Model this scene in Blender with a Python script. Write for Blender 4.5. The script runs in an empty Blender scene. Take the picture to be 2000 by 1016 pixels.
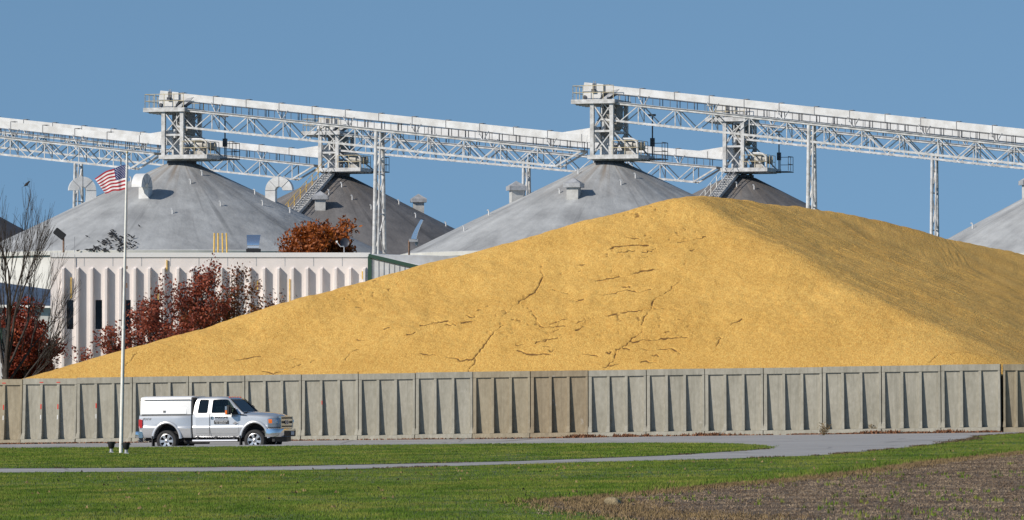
import bpy, bmesh, math, random
import numpy as np
from mathutils import Vector, Matrix, noise as mnoise
from mathutils.geometry import delaunay_2d_cdt
random.seed(11); np.random.seed(11)
R = math.radians
scene = bpy.context.scene
COL = scene.collection

# ---------------------------------------------------------------- camera, sky, sun, exposure
F = 10400.0            # focal length in pixels of the 2000 px wide photograph
ZC = 2.3               # eye height
PITCH = math.atan((757 - 508) / F)
cam_d = bpy.data.cameras.new('camera'); cam = bpy.data.objects.new('camera', cam_d); COL.objects.link(cam)
cam.location = (0, 0, ZC); cam.rotation_euler = (math.pi / 2 + PITCH, 0, 0)
cam_d.sensor_width = 36; cam_d.lens = 36 * F / 2000; cam_d.clip_start = 1; cam_d.clip_end = 6000
scene.camera = cam
SUN_AZ, SUN_EL = R(58), R(30)          # azimuth: to the left of straight behind the camera
sv = Vector((-math.sin(SUN_AZ) * math.cos(SUN_EL), -math.cos(SUN_AZ) * math.cos(SUN_EL), math.sin(SUN_EL)))
sun_d = bpy.data.lights.new('sun', 'SUN'); sun_d.energy = 4.9; sun_d.angle = R(.53); sun_d.color = (1, .915, .80)
sun = bpy.data.objects.new('sun', sun_d); COL.objects.link(sun); sun.location = (-60, -60, 60)
sun.rotation_euler = (-sv).to_track_quat('-Z', 'Y').to_euler()
world = bpy.data.worlds.new('World'); scene.world = world; world.use_nodes = True
wn = world.node_tree.nodes; wl = world.node_tree.links
bg = wn['Background']
sky = wn.new('ShaderNodeTexSky'); sky.sky_type = 'NISHITA'; sky.sun_disc = False
sky.sun_elevation = SUN_EL; sky.sun_rotation = math.pi + SUN_AZ
sky.air_density = 1.0; sky.dust_density = 0; sky.ozone_density = 2.6; sky.altitude = 0
tc = wn.new('ShaderNodeTexCoord'); ad = wn.new('ShaderNodeVectorMath'); ad.operation = 'ADD'; ad.inputs[1].default_value = (0, 0, .26)
nv_ = wn.new('ShaderNodeVectorMath'); nv_.operation = 'NORMALIZE'      # no bright haze band at the horizon on this clear day
wl.new(tc.outputs['Generated'], ad.inputs[0]); wl.new(ad.outputs[0], nv_.inputs[0]); wl.new(nv_.outputs[0], sky.inputs[0])
tint = wn.new('ShaderNodeMix'); tint.data_type = 'RGBA'; tint.blend_type = 'MULTIPLY'; tint.inputs[0].default_value = 1; tint.inputs[7].default_value = (.97, 1.085, 1.055, 1)
wl.new(sky.outputs[0], tint.inputs[6]); wl.new(tint.outputs[2], bg.inputs[0]); bg.inputs[1].default_value = .111
scene.view_settings.view_transform = 'Standard'; scene.view_settings.look = 'None'
scene.view_settings.exposure = 0.0; scene.view_settings.gamma = 1
scene.cycles.max_bounces = 6; scene.cycles.transparent_max_bounces = 12

_sp, _cp = math.sin(PITCH), math.cos(PITCH)
def P(px, py, Y):
    """World point at depth Y behind photograph pixel (px, py)."""
    a, b = px - 1000, 508 - py
    d = Vector((a, F * _cp - b * _sp, F * _sp + b * _cp))
    t = Y / d.y
    return Vector((d.x * t, Y, ZC + d.z * t))
def smooth(a, b, x):
    t = np.clip((x - a) / (b - a), 0, 1); return t * t * (3 - 2 * t)
def ground(X, Y):
    z = .0139 * (np.clip(X, -60, 45) + 19)
    dip = smooth(200.5, 203, Y) * (1 - smooth(206.5, 214, Y)) * (1 - smooth(-2, 6, X)) * smooth(-45, -30, X)
    return z - .29 * dip
def GP(px, py):
    """Ground point seen at a pixel."""
    lo, hi = 40.0, 400.0
    Y = lo
    prev = None
    while Y < hi:
        p = P(px, py, Y)
        d = p.z - float(ground(p.x, Y))
        if d <= 0: break
        Y += .5
    p = P(px, py, Y); return Vector((p.x, p.y, float(ground(p.x, p.y))))

# ---------------------------------------------------------------- materials
def mat(name, col, rough=.7, metal=0., var=.0, scale=3., col2=None, bump=0., bscale=None, coords='Object', stretch=(1, 1, 1), coat=0., detail=6., spec=.5, lo=.35, hi=.65):
    m = bpy.data.materials.new(name); m.use_nodes = True
    nt = m.node_tree; n = nt.nodes; l = nt.links; b = n['Principled BSDF']
    b.inputs['Base Color'].default_value = (*col, 1); b.inputs['Roughness'].default_value = rough
    b.inputs['Metallic'].default_value = metal; b.inputs['Coat Weight'].default_value = coat
    b.inputs['Specular IOR Level'].default_value = spec
    if var or col2 or bump:
        tc = n.new('ShaderNodeTexCoord'); mp = n.new('ShaderNodeMapping'); mp.inputs['Scale'].default_value = stretch
        l.new(tc.outputs[coords], mp.inputs['Vector'])
        nz = n.new('ShaderNodeTexNoise'); nz.inputs['Scale'].default_value = scale; nz.inputs['Detail'].default_value = detail; nz.inputs['Roughness'].default_value = .62
        l.new(mp.outputs[0], nz.inputs['Vector'])
        if var or col2:
            rp = n.new('ShaderNodeValToRGB'); c2 = col2 or tuple(c * (1 - var) for c in col)
            c1 = col if col2 else tuple(min(1, c * (1 + var * .6)) for c in col)
            rp.color_ramp.elements[0].position = lo; rp.color_ramp.elements[1].position = hi
            rp.color_ramp.elements[0].color = (*c2, 1); rp.color_ramp.elements[1].color = (*c1, 1)
            l.new(nz.outputs['Fac'], rp.inputs[0]); l.new(rp.outputs[0], b.inputs['Base Color'])
        if bump:
            n2 = n.new('ShaderNodeTexNoise'); n2.inputs['Scale'].default_value = bscale or scale * 6; n2.inputs['Detail'].default_value = 4
            l.new(mp.outputs[0], n2.inputs['Vector'])
            bp = n.new('ShaderNodeBump'); bp.inputs['Strength'].default_value = bump; bp.inputs['Distance'].default_value = .05
            l.new(n2.outputs['Fac'], bp.inputs['Height']); l.new(bp.outputs[0], b.inputs['Normal'])
    return m
def mixc(nt, fac, a, b, mode='MIX'):
    x = nt.nodes.new('ShaderNodeMix'); x.data_type = 'RGBA'; x.blend_type = mode
    for s, v in ((0, fac), (6, a), (7, b)):
        if isinstance(v, (int, float)): x.inputs[s].default_value = v
        elif isinstance(v, tuple): x.inputs[s].default_value = (*v, 1)
        else: nt.links.new(v, x.inputs[s])
    return x.outputs[2]
def noise_node(nt, vec, scale, detail=5., rough=.6):
    z = nt.nodes.new('ShaderNodeTexNoise'); z.inputs['Scale'].default_value = scale; z.inputs['Detail'].default_value = detail; z.inputs['Roughness'].default_value = rough
    if vec is not None: nt.links.new(vec, z.inputs['Vector'])
    return z.outputs['Fac']
def mapping(nt, vec, sc=(1, 1, 1), rot=(0, 0, 0)):
    m = nt.nodes.new('ShaderNodeMapping'); m.inputs['Scale'].default_value = sc; m.inputs['Rotation'].default_value = rot
    nt.links.new(vec, m.inputs['Vector']); return m.outputs[0]
def ramp(nt, fac, stops):
    r = nt.nodes.new('ShaderNodeValToRGB'); e = r.color_ramp.elements
    while len(e) < len(stops): e.new(.5)
    for k, (p, c) in enumerate(stops): e[k].position = p; e[k].color = (*c, 1) if len(c) == 3 else c
    nt.links.new(fac, r.inputs[0]); return r.outputs[0]
def bumpn(nt, h, s, d=.05, prev=None):
    b = nt.nodes.new('ShaderNodeBump'); b.inputs['Strength'].default_value = s; b.inputs['Distance'].default_value = d
    nt.links.new(h, b.inputs['Height'])
    if prev is not None: nt.links.new(prev, b.inputs['Normal'])
    return b.outputs[0]
def base(name, rough=.8):
    m = bpy.data.materials.new(name); m.use_nodes = True
    b = m.node_tree.nodes['Principled BSDF']; b.inputs['Roughness'].default_value = rough
    tc = m.node_tree.nodes.new('ShaderNodeTexCoord')
    return m, m.node_tree, b, tc.outputs['Object']
def bw(v): return (v, v, v)

M = {}
M['steel'] = mat('painted_steel', (.64, .65, .66), .5, 0, .22, 2.2, col2=(.36, .355, .345))
M['steel_grey'] = mat('galvanised_steel', (.42, .43, .45), .5, .2, .3, 2.)
M['steel_dark'] = mat('dark_steel', (.10, .105, .12), .6, .2, .4, 2.)
M['hood_white'] = mat('white_sheet_metal', (.72, .73, .74), .45, 0, .15, 1.2, col2=(.56, .555, .545))
M['vent'] = mat('dull_vent_metal', (.47, .47, .46), .5, 0, .2, 2)
M['band'] = mat('flange_metal', (.28, .28, .29), .6)
M['beige_rail'] = mat('weathered_yellow_rail', (.55, .47, .30), .6, 0, .3, 4)
M['yellow'] = mat('yellow_paint', (.72, .47, .10), .55, 0, .25, 6)
M['beige_machine'] = mat('machine_grey', (.50, .48, .44), .55, .1, .3, 3)
M['white_paint'] = mat('white_paint', (.80, .79, .74), .5, 0, .12, 5)
M['black'] = mat('black_plastic', (.012, .012, .013), .55)
M['dark_void'] = mat('dark_interior', (.01, .01, .012), .8)
M['bark'] = mat('bark', (.05, .041, .036), .9, 0, .5, 8)
M['bird'] = mat('bird_feathers', (.02, .02, .024), .7)
M['cream'] = mat('cream_painted_concrete', (.77, .715, .69), .8, 0, .08, .35, bump=.05, bscale=8)
M['coping'] = mat('metal_coping', (.76, .75, .74), .4)
M['window'] = mat('dark_window_glass', (.006, .006, .008), .08)
M['green'] = mat('green_trim', (.035, .085, .06), .5)
M['grey_roof'] = mat('blue_grey_roof_sheet', (.115, .15, .21), .45, .3, .3, 1.2)
M['lamp_metal'] = mat('polished_aluminium', (.62, .70, .80), .18, .9)
M['dish'] = mat('dish_grey', (.03, .035, .05), .5)
M['rust'] = mat('rusty_pole', (.20, .12, .08), .8, 0, .4, 6)
M['red_mark'] = mat('red_spray_paint', (.55, .06, .04), .8)
M['orange_mark'] = mat('orange_marker', (.75, .14, .02), .6)
M['white_mark'] = mat('white_chalk_paint', (.62, .62, .60), .8)
M['rock'] = mat('pale_rock', (.30, .24, .14), .9, 0, .4, 5, bump=.4)
M['shingle_dark'] = mat('dark_bin_roof', (.075, .07, .075), .7, 0, .3, .4)

def concrete(name, col, stain):
    m, nt, b, ob = base(name, .85)
    oi = nt.nodes.new('ShaderNodeObjectInfo')
    add = nt.nodes.new('ShaderNodeVectorMath'); add.operation = 'ADD'
    sc = nt.nodes.new('ShaderNodeVectorMath'); sc.operation = 'SCALE'; sc.inputs[0].default_value = (37, 11, 23); nt.links.new(oi.outputs['Random'], sc.inputs['Scale'])
    geo = nt.nodes.new('ShaderNodeNewGeometry')
    v = geo.outputs['Position']
    n1 = noise_node(nt, mapping(nt, v, (1.3, 1.3, .35)), 1.6, 6, .65)
    n2 = noise_node(nt, mapping(nt, v, (1, 1, .5)), 9, 5)
    c = mixc(nt, ramp(nt, n1, [(.33, bw(0)), (.68, bw(1))]), stain, col)
    c = mixc(nt, .35, c, ramp(nt, n2, [(.3, bw(.25)), (.7, bw(.8))]), 'SOFT_LIGHT')
    drip = noise_node(nt, mapping(nt, v, (7, 7, .22)), 1.0, 4, .7)
    c = mixc(nt, ramp(nt, drip, [(.50, bw(0)), (.72, bw(.5))]), c, tuple(k * .62 for k in stain))
    pit = nt.nodes.new('ShaderNodeTexVoronoi'); pit.inputs['Scale'].default_value = 5; nt.links.new(v, pit.inputs['Vector'])
    c = mixc(nt, ramp(nt, pit.outputs['Distance'], [(.03, bw(.6)), (.07, bw(0))]), c, (.10, .09, .08))
    n3 = noise_node(nt, v, 2.6, 3)
    c = mixc(nt, ramp(nt, n3, [(.68, bw(0)), (.80, bw(.45))]), c, (.52, .51, .49))
    nt.links.new(c, b.inputs['Base Color'])
    nt.links.new(bumpn(nt, noise_node(nt, v, 30, 4), .25, .02), b.inputs['Normal'])
    return m
M['conc_grey'] = concrete('grey_cast_concrete', (0.36, 0.342, 0.285), (0.279, 0.265, 0.215))
M['conc_mid'] = concrete('greyish_tan_cast_concrete', (0.375, 0.358, 0.297), (0.285, 0.268, 0.217))
M['conc_tan'] = concrete('tan_cast_concrete', (0.331, 0.288, 0.205), (0.257, 0.217, 0.15))
M['conc_brown'] = concrete('brown_cast_concrete', (0.304, 0.251, 0.17), (0.234, 0.187, 0.123))

def roof_mat(name, light, dark, rust=True):
    m, nt, b, ob = base(name, .62)
    sep = nt.nodes.new('ShaderNodeSeparateXYZ'); nt.links.new(ob, sep.inputs[0])
    at = nt.nodes.new('ShaderNodeMath'); at.operation = 'ARCTAN2'; nt.links.new(sep.outputs[1], at.inputs[0]); nt.links.new(sep.outputs[0], at.inputs[1])
    cmb = nt.nodes.new('ShaderNodeCombineXYZ'); nt.links.new(at.outputs[0], cmb.inputs[0]); nt.links.new(sep.outputs[2], cmb.inputs[1])
    streak = noise_node(nt, mapping(nt, cmb.outputs[0], (5, .25, 1)), 1.4, 5, .55)
    blot = noise_node(nt, ob, .3, 6, .62)
    fine = noise_node(nt, mapping(nt, cmb.outputs[0], (34, .35, 1)), 1.0, 4, .6)
    mid = tuple((a + c) / 2 for a, c in zip(light, dark))
    c = ramp(nt, streak, [(.36, dark), (.5, mid), (.64, light)])
    c = mixc(nt, .55, c, ramp(nt, blot, [(.39, dark), (.61, light)]))
    c = mixc(nt, .14, c, ramp(nt, fine, [(.3, bw(.3)), (.7, bw(.72))]), 'SOFT_LIGHT')
    s2 = noise_node(nt, mapping(nt, cmb.outputs[0], (11, .10, 1)), 1.3, 3, .5)
    c = mixc(nt, ramp(nt, s2, [(.60, bw(0)), (.70, bw(.5))]), c, tuple(k * .55 for k in dark))
    if rust:
        # brown staining that runs down from the collar
        mr = nt.nodes.new('ShaderNodeMapRange'); mr.inputs[1].default_value = -3.2; mr.inputs[2].default_value = -.3; nt.links.new(sep.outputs[2], mr.inputs[0])
        st = nt.nodes.new('ShaderNodeMath'); st.operation = 'MULTIPLY'; nt.links.new(mr.outputs[0], st.inputs[0])
        nt.links.new(ramp(nt, noise_node(nt, mapping(nt, cmb.outputs[0], (5, .2, 1)), 1.1, 4), [(.45, bw(0)), (.68, bw(.85))]), st.inputs[1])
        c = mixc(nt, st.outputs[0], c, (.19, .145, .105))
    nt.links.new(c, b.inputs['Base Color'])
    nb = bumpn(nt, streak, .25, .12); nt.links.new(bumpn(nt, blot, .6, .35, nb), b.inputs['Normal'])
    return m
M['roof_light'] = roof_mat('weathered_light_roof', (.41, .425, .435), (.225, .232, .24))
M['roof_dark'] = roof_mat('weathered_dark_roof', (.19, .182, .18), (.105, .10, .10))
M['bin_wall'] = mat('white_bin_wall', (.60, .60, .58), .6, 0, .15, .5)

# ---------------------------------------------------------------- mesh building
class MB:
    def __init__(s): s.v = []; s.f = []; s.mi = []; s.cur = 0; s.T = None
    def add(s, vs, fs):
        o = len(s.v)
        s.v += [tuple(s.T @ Vector(p)) if s.T else tuple(p) for p in vs]
        s.f += [tuple(i + o for i in f) for f in fs]; s.mi += [s.cur] * len(fs); return s
    def box(s, x0, x1, y0, y1, z0, z1):
        return s.add([(x0, y0, z0), (x1, y0, z0), (x1, y1, z0), (x0, y1, z0), (x0, y0, z1), (x1, y0, z1), (x1, y1, z1), (x0, y1, z1)],
                     [(0, 3, 2, 1), (4, 5, 6, 7), (0, 1, 5, 4), (1, 2, 6, 5), (2, 3, 7, 6), (3, 0, 4, 7)])
    def cbox(s, c, sx, sy, sz):
        return s.box(c[0] - sx / 2, c[0] + sx / 2, c[1] - sy / 2, c[1] + sy / 2, c[2] - sz / 2, c[2] + sz / 2)
    def tube(s, p, q, r0, r1=None, n=6, cap=True):
        p, q = Vector(p), Vector(q); d = q - p
        if d.length < 1e-6: return s
        r1 = r0 if r1 is None else r1
        d.normalize(); a = d.orthogonal().normalized(); b = d.cross(a)
        vs = []
        for c, r in ((p, r0), (q, r1)):
            for k in range(n):
                t = 2 * math.pi * k / n; vs.append(c + (a * math.cos(t) + b * math.sin(t)) * r)
        fs = [(k, (k + 1) % n, n + (k + 1) % n, n + k) for k in range(n)]
        if cap: fs += [tuple(range(n - 1, -1, -1)), tuple(range(n, 2 * n))]
        return s.add(vs, fs)
    def path(s, pts, r, n=6):
        for a, b in zip(pts, pts[1:]): s.tube(a, b, r, None, n)
        return s
    def beam(s, p, q, w, h, up=(0, 0, 1)):
        p, q = Vector(p), Vector(q); d = (q - p).normalized(); up = Vector(up)
        a = d.cross(up)
        if a.length < 1e-4: a = d.cross(Vector((0, 1, 0)))
        a.normalize(); b = a.cross(d)
        vs = [c + a * (i * w / 2) + b * (j * h / 2) for c in (p, q) for i, j in ((-1, -1), (1, -1), (1, 1), (-1, 1))]
        return s.add(vs, [(0, 3, 2, 1), (4, 5, 6, 7), (0, 1, 5, 4), (1, 2, 6, 5), (2, 3, 7, 6), (3, 0, 4, 7)])
    def prism(s, poly, y0, y1):
        """poly of (x, z), extruded in y."""
        n = len(poly)
        return s.add([(x, y0, z) for x, z in poly] + [(x, y1, z) for x, z in poly],
                     [tuple(range(n)), tuple(range(2 * n - 1, n - 1, -1))] + [(k, n + k, n + (k + 1) % n, (k + 1) % n) for k in range(n)])
    def loft(s, secs, cap=True):
        n = len(secs[0]); vs = [p for sec in secs for p in sec]; fs = []
        for j in range(len(secs) - 1):
            for k in range(n):
                fs.append((j * n + k, j * n + (k + 1) % n, (j + 1) * n + (k + 1) % n, (j + 1) * n + k))
        if cap: fs += [tuple(range(n - 1, -1, -1)), tuple(range((len(secs) - 1) * n, len(secs) * n))]
        return s.add(vs, fs)
    def lathe(s, prof, n=32, axis='z', c=(0, 0, 0), closed=False):
        vs = []; m = len(prof)
        for k in range(n):
            t = 2 * math.pi * k / n
            for r, h in prof:
                x, y = r * math.cos(t), r * math.sin(t)
                vs.append((c[0] + x, c[1] + y, c[2] + h) if axis == 'z' else (c[0] + x, c[1] + h, c[2] + y))
        fs = []
        for k in range(n):
            k2 = (k + 1) % n
            for j in range(m if closed else m - 1):
                j2 = (j + 1) % m
                fs.append((k * m + j, k2 * m + j, k2 * m + j2, k * m + j2))
        return s.add(vs, fs)
    def build(s, name, mats, parent=None, smooth_=False, bevel=0, fix=True, angle=35):
        me = bpy.data.meshes.new(name); me.from_pydata(s.v, [], s.f)
        for m in (mats if isinstance(mats, (list, tuple)) else [mats]): me.materials.append(m)
        if any(s.mi): me.polygons.foreach_set('material_index', s.mi)
        o = bpy.data.objects.new(name, me); COL.objects.link(o)
        if parent: o.parent = parent
        if fix:
            bm = bmesh.new(); bm.from_mesh(me)
            if bevel:
                bmesh.ops.remove_doubles(bm, verts=bm.verts, dist=1e-5)
            bmesh.ops.recalc_face_normals(bm, faces=bm.faces)
            if bevel:
                es = [e for e in bm.edges if len(e.link_faces) == 2 and e.calc_face_angle(0) > R(30)]
                bmesh.ops.bevel(bm, geom=es, offset=bevel, segments=2, affect='EDGES', clamp_overlap=True)
            bm.to_mesh(me); bm.free()
        if smooth_:
            me.polygons.foreach_set('use_smooth', [True] * len(me.polygons))
            me.set_sharp_from_angle(angle=R(angle))
        me.update(); return o
def tag(o, label, cat, group=None):
    o['label'] = label; o['category'] = cat
    if group: o['group'] = group
    return o
def empty(name, loc, rz=0, label=None, cat=None, group=None):
    o = bpy.data.objects.new(name, None); COL.objects.link(o); o.location = loc; o.rotation_euler = (0, 0, rz); o.empty_display_size = .3
    if label: tag(o, label, cat, group)
    return o
def copy_tree(o, parent=None):
    c = o.copy(); COL.objects.link(c); c.parent = parent
    for ch in o.children: copy_tree(ch, c)
    return c
def np_mesh(name, V, faces4, mats, attr=None, midx=None, smooth_=True):
    me = bpy.data.meshes.new(name)
    nf, k = faces4.shape
    me.vertices.add(len(V)); me.vertices.foreach_set('co', np.ascontiguousarray(V, np.float32).ravel())
    me.loops.add(nf * k); me.loops.foreach_set('vertex_index', np.ascontiguousarray(faces4, np.int32).ravel())
    me.polygons.add(nf); me.polygons.foreach_set('loop_start', np.arange(0, nf * k, k, dtype=np.int32))
    me.polygons.foreach_set('use_smooth', np.full(nf, smooth_))
    for m in mats: me.materials.append(m)
    if midx is not None: me.polygons.foreach_set('material_index', midx.astype(np.int32))
    me.update(calc_edges=True)
    if attr:
        for nm, (dom, a) in attr.items():
            at = me.attributes.new(nm, 'FLOAT', dom); at.data.foreach_set('value', np.ascontiguousarray(a, np.float32))
    o = bpy.data.objects.new(name, me); COL.objects.link(o); return o

# value noise
def _h(i, j, seed):
    x = (i.astype(np.int64) * 374761393 + j.astype(np.int64) * 668265263 + seed * 982451653) & 0x7fffffff
    x = ((x ^ (x >> 13)) * 1274126177) & 0x7fffffff
    return ((x ^ (x >> 16)) & 0xffff) / 65535.0
def vnoise(x, y, seed=0):
    i, j = np.floor(x), np.floor(y); u, v = x - i, y - j
    u = u * u * (3 - 2 * u); v = v * v * (3 - 2 * v)
    return (_h(i, j, seed) * (1 - u) + _h(i + 1, j, seed) * u) * (1 - v) + (_h(i, j + 1, seed) * (1 - u) + _h(i + 1, j + 1, seed) * u) * v
def fbm(x, y, seed=0, oct_=4):
    s = 0; a = .5; t = 0
    for k in range(oct_):
        s = s + a * vnoise(x, y, seed + k); t += a; a *= .5; x = x * 2.03 + 7.1; y = y * 2.03 + 3.7
    return s / t * 2 - 1

# ---------------------------------------------------------------- ground, roads, lawns
def ground_mat():
    m, nt, b, ob = base('mown_grass_ground', .95)
    n1 = noise_node(nt, mapping(nt, ob, (1, .35, 1)), .5, 5); n2 = noise_node(nt, ob, 6, 4)
    c = ramp(nt, n1, [(.35, (.05, .085, .014)), (.55, (.07, .10, .018)), (.7, (.10, .115, .03))])
    c = mixc(nt, .4, c, ramp(nt, n2, [(.3, bw(.25)), (.7, bw(.75))]), 'SOFT_LIGHT')
    nt.links.new(c, b.inputs['Base Color']); return m
M['ground'] = ground_mat()
xs = np.unique(np.concatenate([np.linspace(-1500, -80, 12), np.arange(-60, 61, 1.5), np.linspace(80, 1500, 12)]))
ys = np.unique(np.concatenate([np.linspace(-300, 60, 10), np.arange(70, 240, 1.0), np.linspace(245, 3500, 20)]))
gx, gy = np.meshgrid(xs, ys); gz = ground(gx, gy) - .0
V = np.stack([gx, gy, gz], -1).reshape(-1, 3); nx_ = len(xs)
ii = (np.arange(len(ys) - 1)[:, None] * nx_ + np.arange(nx_ - 1)[None]).ravel()
g = np_mesh('ground', V, np.stack([ii, ii + 1, ii + nx_ + 1, ii + nx_], -1), [M['ground']]); g['kind'] = 'structure'

def drape(name, poly, material, lift, step=1.2):
    """A sheet with a clean outline lying on the ground."""
    P2 = [Vector((p[0], p[1])) for p in poly]
    arr = np.array([(p[0], p[1]) for p in poly])
    out = []
    for a, b in zip(P2, P2[1:] + P2[:1]):
        n = max(1, int((b - a).length / step))
        out += [a.lerp(b, k / n) for k in range(n)]
    nb = len(out)
    x0, y0 = arr.min(0); x1, y1 = arr.max(0)
    gx, gy = np.meshgrid(np.arange(x0, x1, step), np.arange(y0, y1, step)); q = np.stack([gx.ravel(), gy.ravel()], -1)
    q = q[inside(q, arr)]
    pts = out + [Vector(p) for p in q]
    v, e, f, *_ = delaunay_2d_cdt(pts, [(k, (k + 1) % nb) for k in range(nb)], [], 1, 1e-4)
    X = np.array([p[0] for p in v]); Yv = np.array([p[1] for p in v])
    me = bpy.data.meshes.new(name); me.from_pydata(list(zip(X, Yv, ground(X, Yv) + lift)), [], [tuple(t) for t in f]); me.materials.append(material)
    bm = bmesh.new(); bm.from_mesh(me)
    for fc in bm.faces:
        fc.normal_update()
        if fc.normal.z < 0: fc.normal_flip()
    bm.to_mesh(me); bm.free()
    o = bpy.data.objects.new(name, me); COL.objects.link(o); o['kind'] = 'structure'; return o
def inside(q, poly):
    x, y = q[:, 0], q[:, 1]; c = np.zeros(len(q), bool); n = len(poly)
    for i in range(n):
        x1, y1 = poly[i]; x2, y2 = poly[(i + 1) % n]
        if y1 == y2: continue
        t = ((y1 > y) != (y2 > y)) & (x < (x2 - x1) * (y - y1) / (y2 - y1) + x1); c ^= t
    return c
def road_mat(name, a, b_, c_):
    m, nt, b, ob = base(name, .9)
    n1 = noise_node(nt, mapping(nt, ob, (.25, 1.2, 1), (0, 0, R(-11))), 1.2, 6, .65); n2 = noise_node(nt, ob, 14, 4)
    c = ramp(nt, n1, [(.32, a), (.52, b_), (.7, c_)])
    c = mixc(nt, .4, c, ramp(nt, n2, [(.3, bw(.3)), (.7, bw(.72))]), 'SOFT_LIGHT')
    ve = nt.nodes.new('ShaderNodeTexVoronoi'); ve.feature = 'DISTANCE_TO_EDGE'; ve.inputs['Scale'].default_value = .22; nt.links.new(ob, ve.inputs['Vector'])
    c = mixc(nt, ramp(nt, ve.outputs['Distance'], [(.004, bw(.55)), (.014, bw(0))]), c, (.10, .095, .09))
    wv = nt.nodes.new('ShaderNodeTexWave'); wv.wave_type = 'RINGS'; wv.inputs['Scale'].default_value = .16; wv.inputs['Distortion'].default_value = 1.6; wv.inputs['Detail'].default_value = 3
    mp = nt.nodes.new('ShaderNodeMapping'); mp.inputs['Location'].default_value = (-2.5, -178, 0); nt.links.new(ob, mp.inputs['Vector']); mp.inputs['Scale'].default_value = (1, .55, 1); mp.inputs['Location'].default_value = (-2.5, -98, 0); nt.links.new(mp.outputs[0], wv.inputs['Vector'])
    c = mixc(nt, ramp(nt, wv.outputs['Fac'], [(.55, bw(0)), (.85, bw(.22))]), c, (.19, .185, .185))
    nt.links.new(c, b.inputs['Base Color'])
    nt.links.new(bumpn(nt, n2, .3, .02), b.inputs['Normal']); return m
M['road'] = road_mat('pale_worn_asphalt', (.25, .24, .235), (.32, .315, .31), (.385, .38, .375))
M['drive'] = road_mat('pale_concrete_drive', (.30, .295, .30), (.37, .365, .37), (.42, .42, .42))

isl_top = [(-120, 877.5), (0, 877), (200, 875.5), (400, 874.5), (600, 872.5), (800, 870), (1000, 868.2), (1200, 867.3), (1350, 867.2), (1440, 868.2), (1490, 871), (1510, 874.5)]
isl_bot = [(1500, 878), (1450, 881.5), (1380, 886), (1300, 891), (1150, 897), (1000, 902.5), (760, 908), (560, 912), (400, 914.5), (200, 915.5), (0, 916.5), (-120, 917)]
fg_edge = [(-120, 924.5), (0, 924), (200, 923), (400, 922), (560, 920), (760, 915.5), (1000, 908), (1150, 904), (1300, 900), (1450, 896), (1600, 890.5), (1700, 882), (1800, 872), (1860, 864), (1903, 857.5), (1899, 853.5), (1935, 850.5), (2000, 846.8), (2080, 843)]
ISL = [GP(*p) for p in isl_top + isl_bot]
FG = [GP(*p) for p in fg_edge]
# the wall line
W0 = P(152, 866, 217.0); W1 = P(1956.5, 844, 209.5)
W0.z, W1.z = .02, .545
NP = 16
wd = (W1 - W0); WL = Vector((wd.x, wd.y)).length / NP; WANG = math.atan2(wd.y, wd.x); WT = math.atan2(wd.z, Vector((wd.x, wd.y)).length)
LANG = R(-15)
Wl1 = W0 - Vector((math.cos(LANG), math.sin(LANG), 0)) * WL
Wl2 = Wl1 - Vector((math.cos(LANG), math.sin(LANG), 0)) * WL
CANG = R(57); NANG = R(-3)
Wc = W1 + Vector((.06, .10, 0)); Wc1 = Wc + Vector((math.cos(CANG), math.sin(CANG), 0)) * WL
# one paved area from the wall to the lawns (the lawn island lies on top of it)
pave = [FG[k] for k in range(len(FG))]
pave = pave + [Wc1 + Vector((3, 1, 0)), Wc1 + Vector((.3, .3, 0)), W1 + Vector((.2, .3, 0)), W0 + Vector((0, .3, 0)), Wl2 + Vector((-6, 1.9, 0))]
drape('road', pave, M['road'], .012)
M['island_soil'] = M['ground']
drape('lawn_island', ISL, M['ground'], .022)

fld_edge = [(1062, 984), (1090, 978), (1150, 976), (1215, 971), (1300, 962), (1400, 952), (1480, 945), (1560, 938), (1650, 928), (1720, 919), (1790, 908), (1880, 898), (1950, 891), (2010, 884), (2090, 876)]
fld_low = [(2090, 1050), (1300, 1050), (1240, 1014), (1160, 1004), (1095, 997)]
FLD = [GP(*p) for p in fld_edge + fld_low]
def soil_mat():
    m, nt, b, ob = base('tilled_soil_with_chaff', .95)
    n1 = noise_node(nt, mapping(nt, ob, (1, .4, 1)), .9, 6, .65); n2 = noise_node(nt, ob, 16, 5, .7); n3 = noise_node(nt, ob, 45, 3)
    c = ramp(nt, n1, [(.3, (.055, .035, .022)), (.5, (.10, .068, .042)), (.7, (.155, .11, .07))])
    c = mixc(nt, ramp(nt, n2, [(.5, bw(0)), (.68, bw(.7))]), c, (.25, .21, .165))
    c = mixc(nt, ramp(nt, n3, [(.58, bw(0)), (.7, bw(.6))]), c, (.04, .03, .025))
    nt.links.new(c, b.inputs['Base Color']); nt.links.new(bumpn(nt, n2, .8, .06), b.inputs['Normal']); return m
M['soil'] = soil_mat()
drape('field_soil', FLD, M['soil'], .02)

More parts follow.
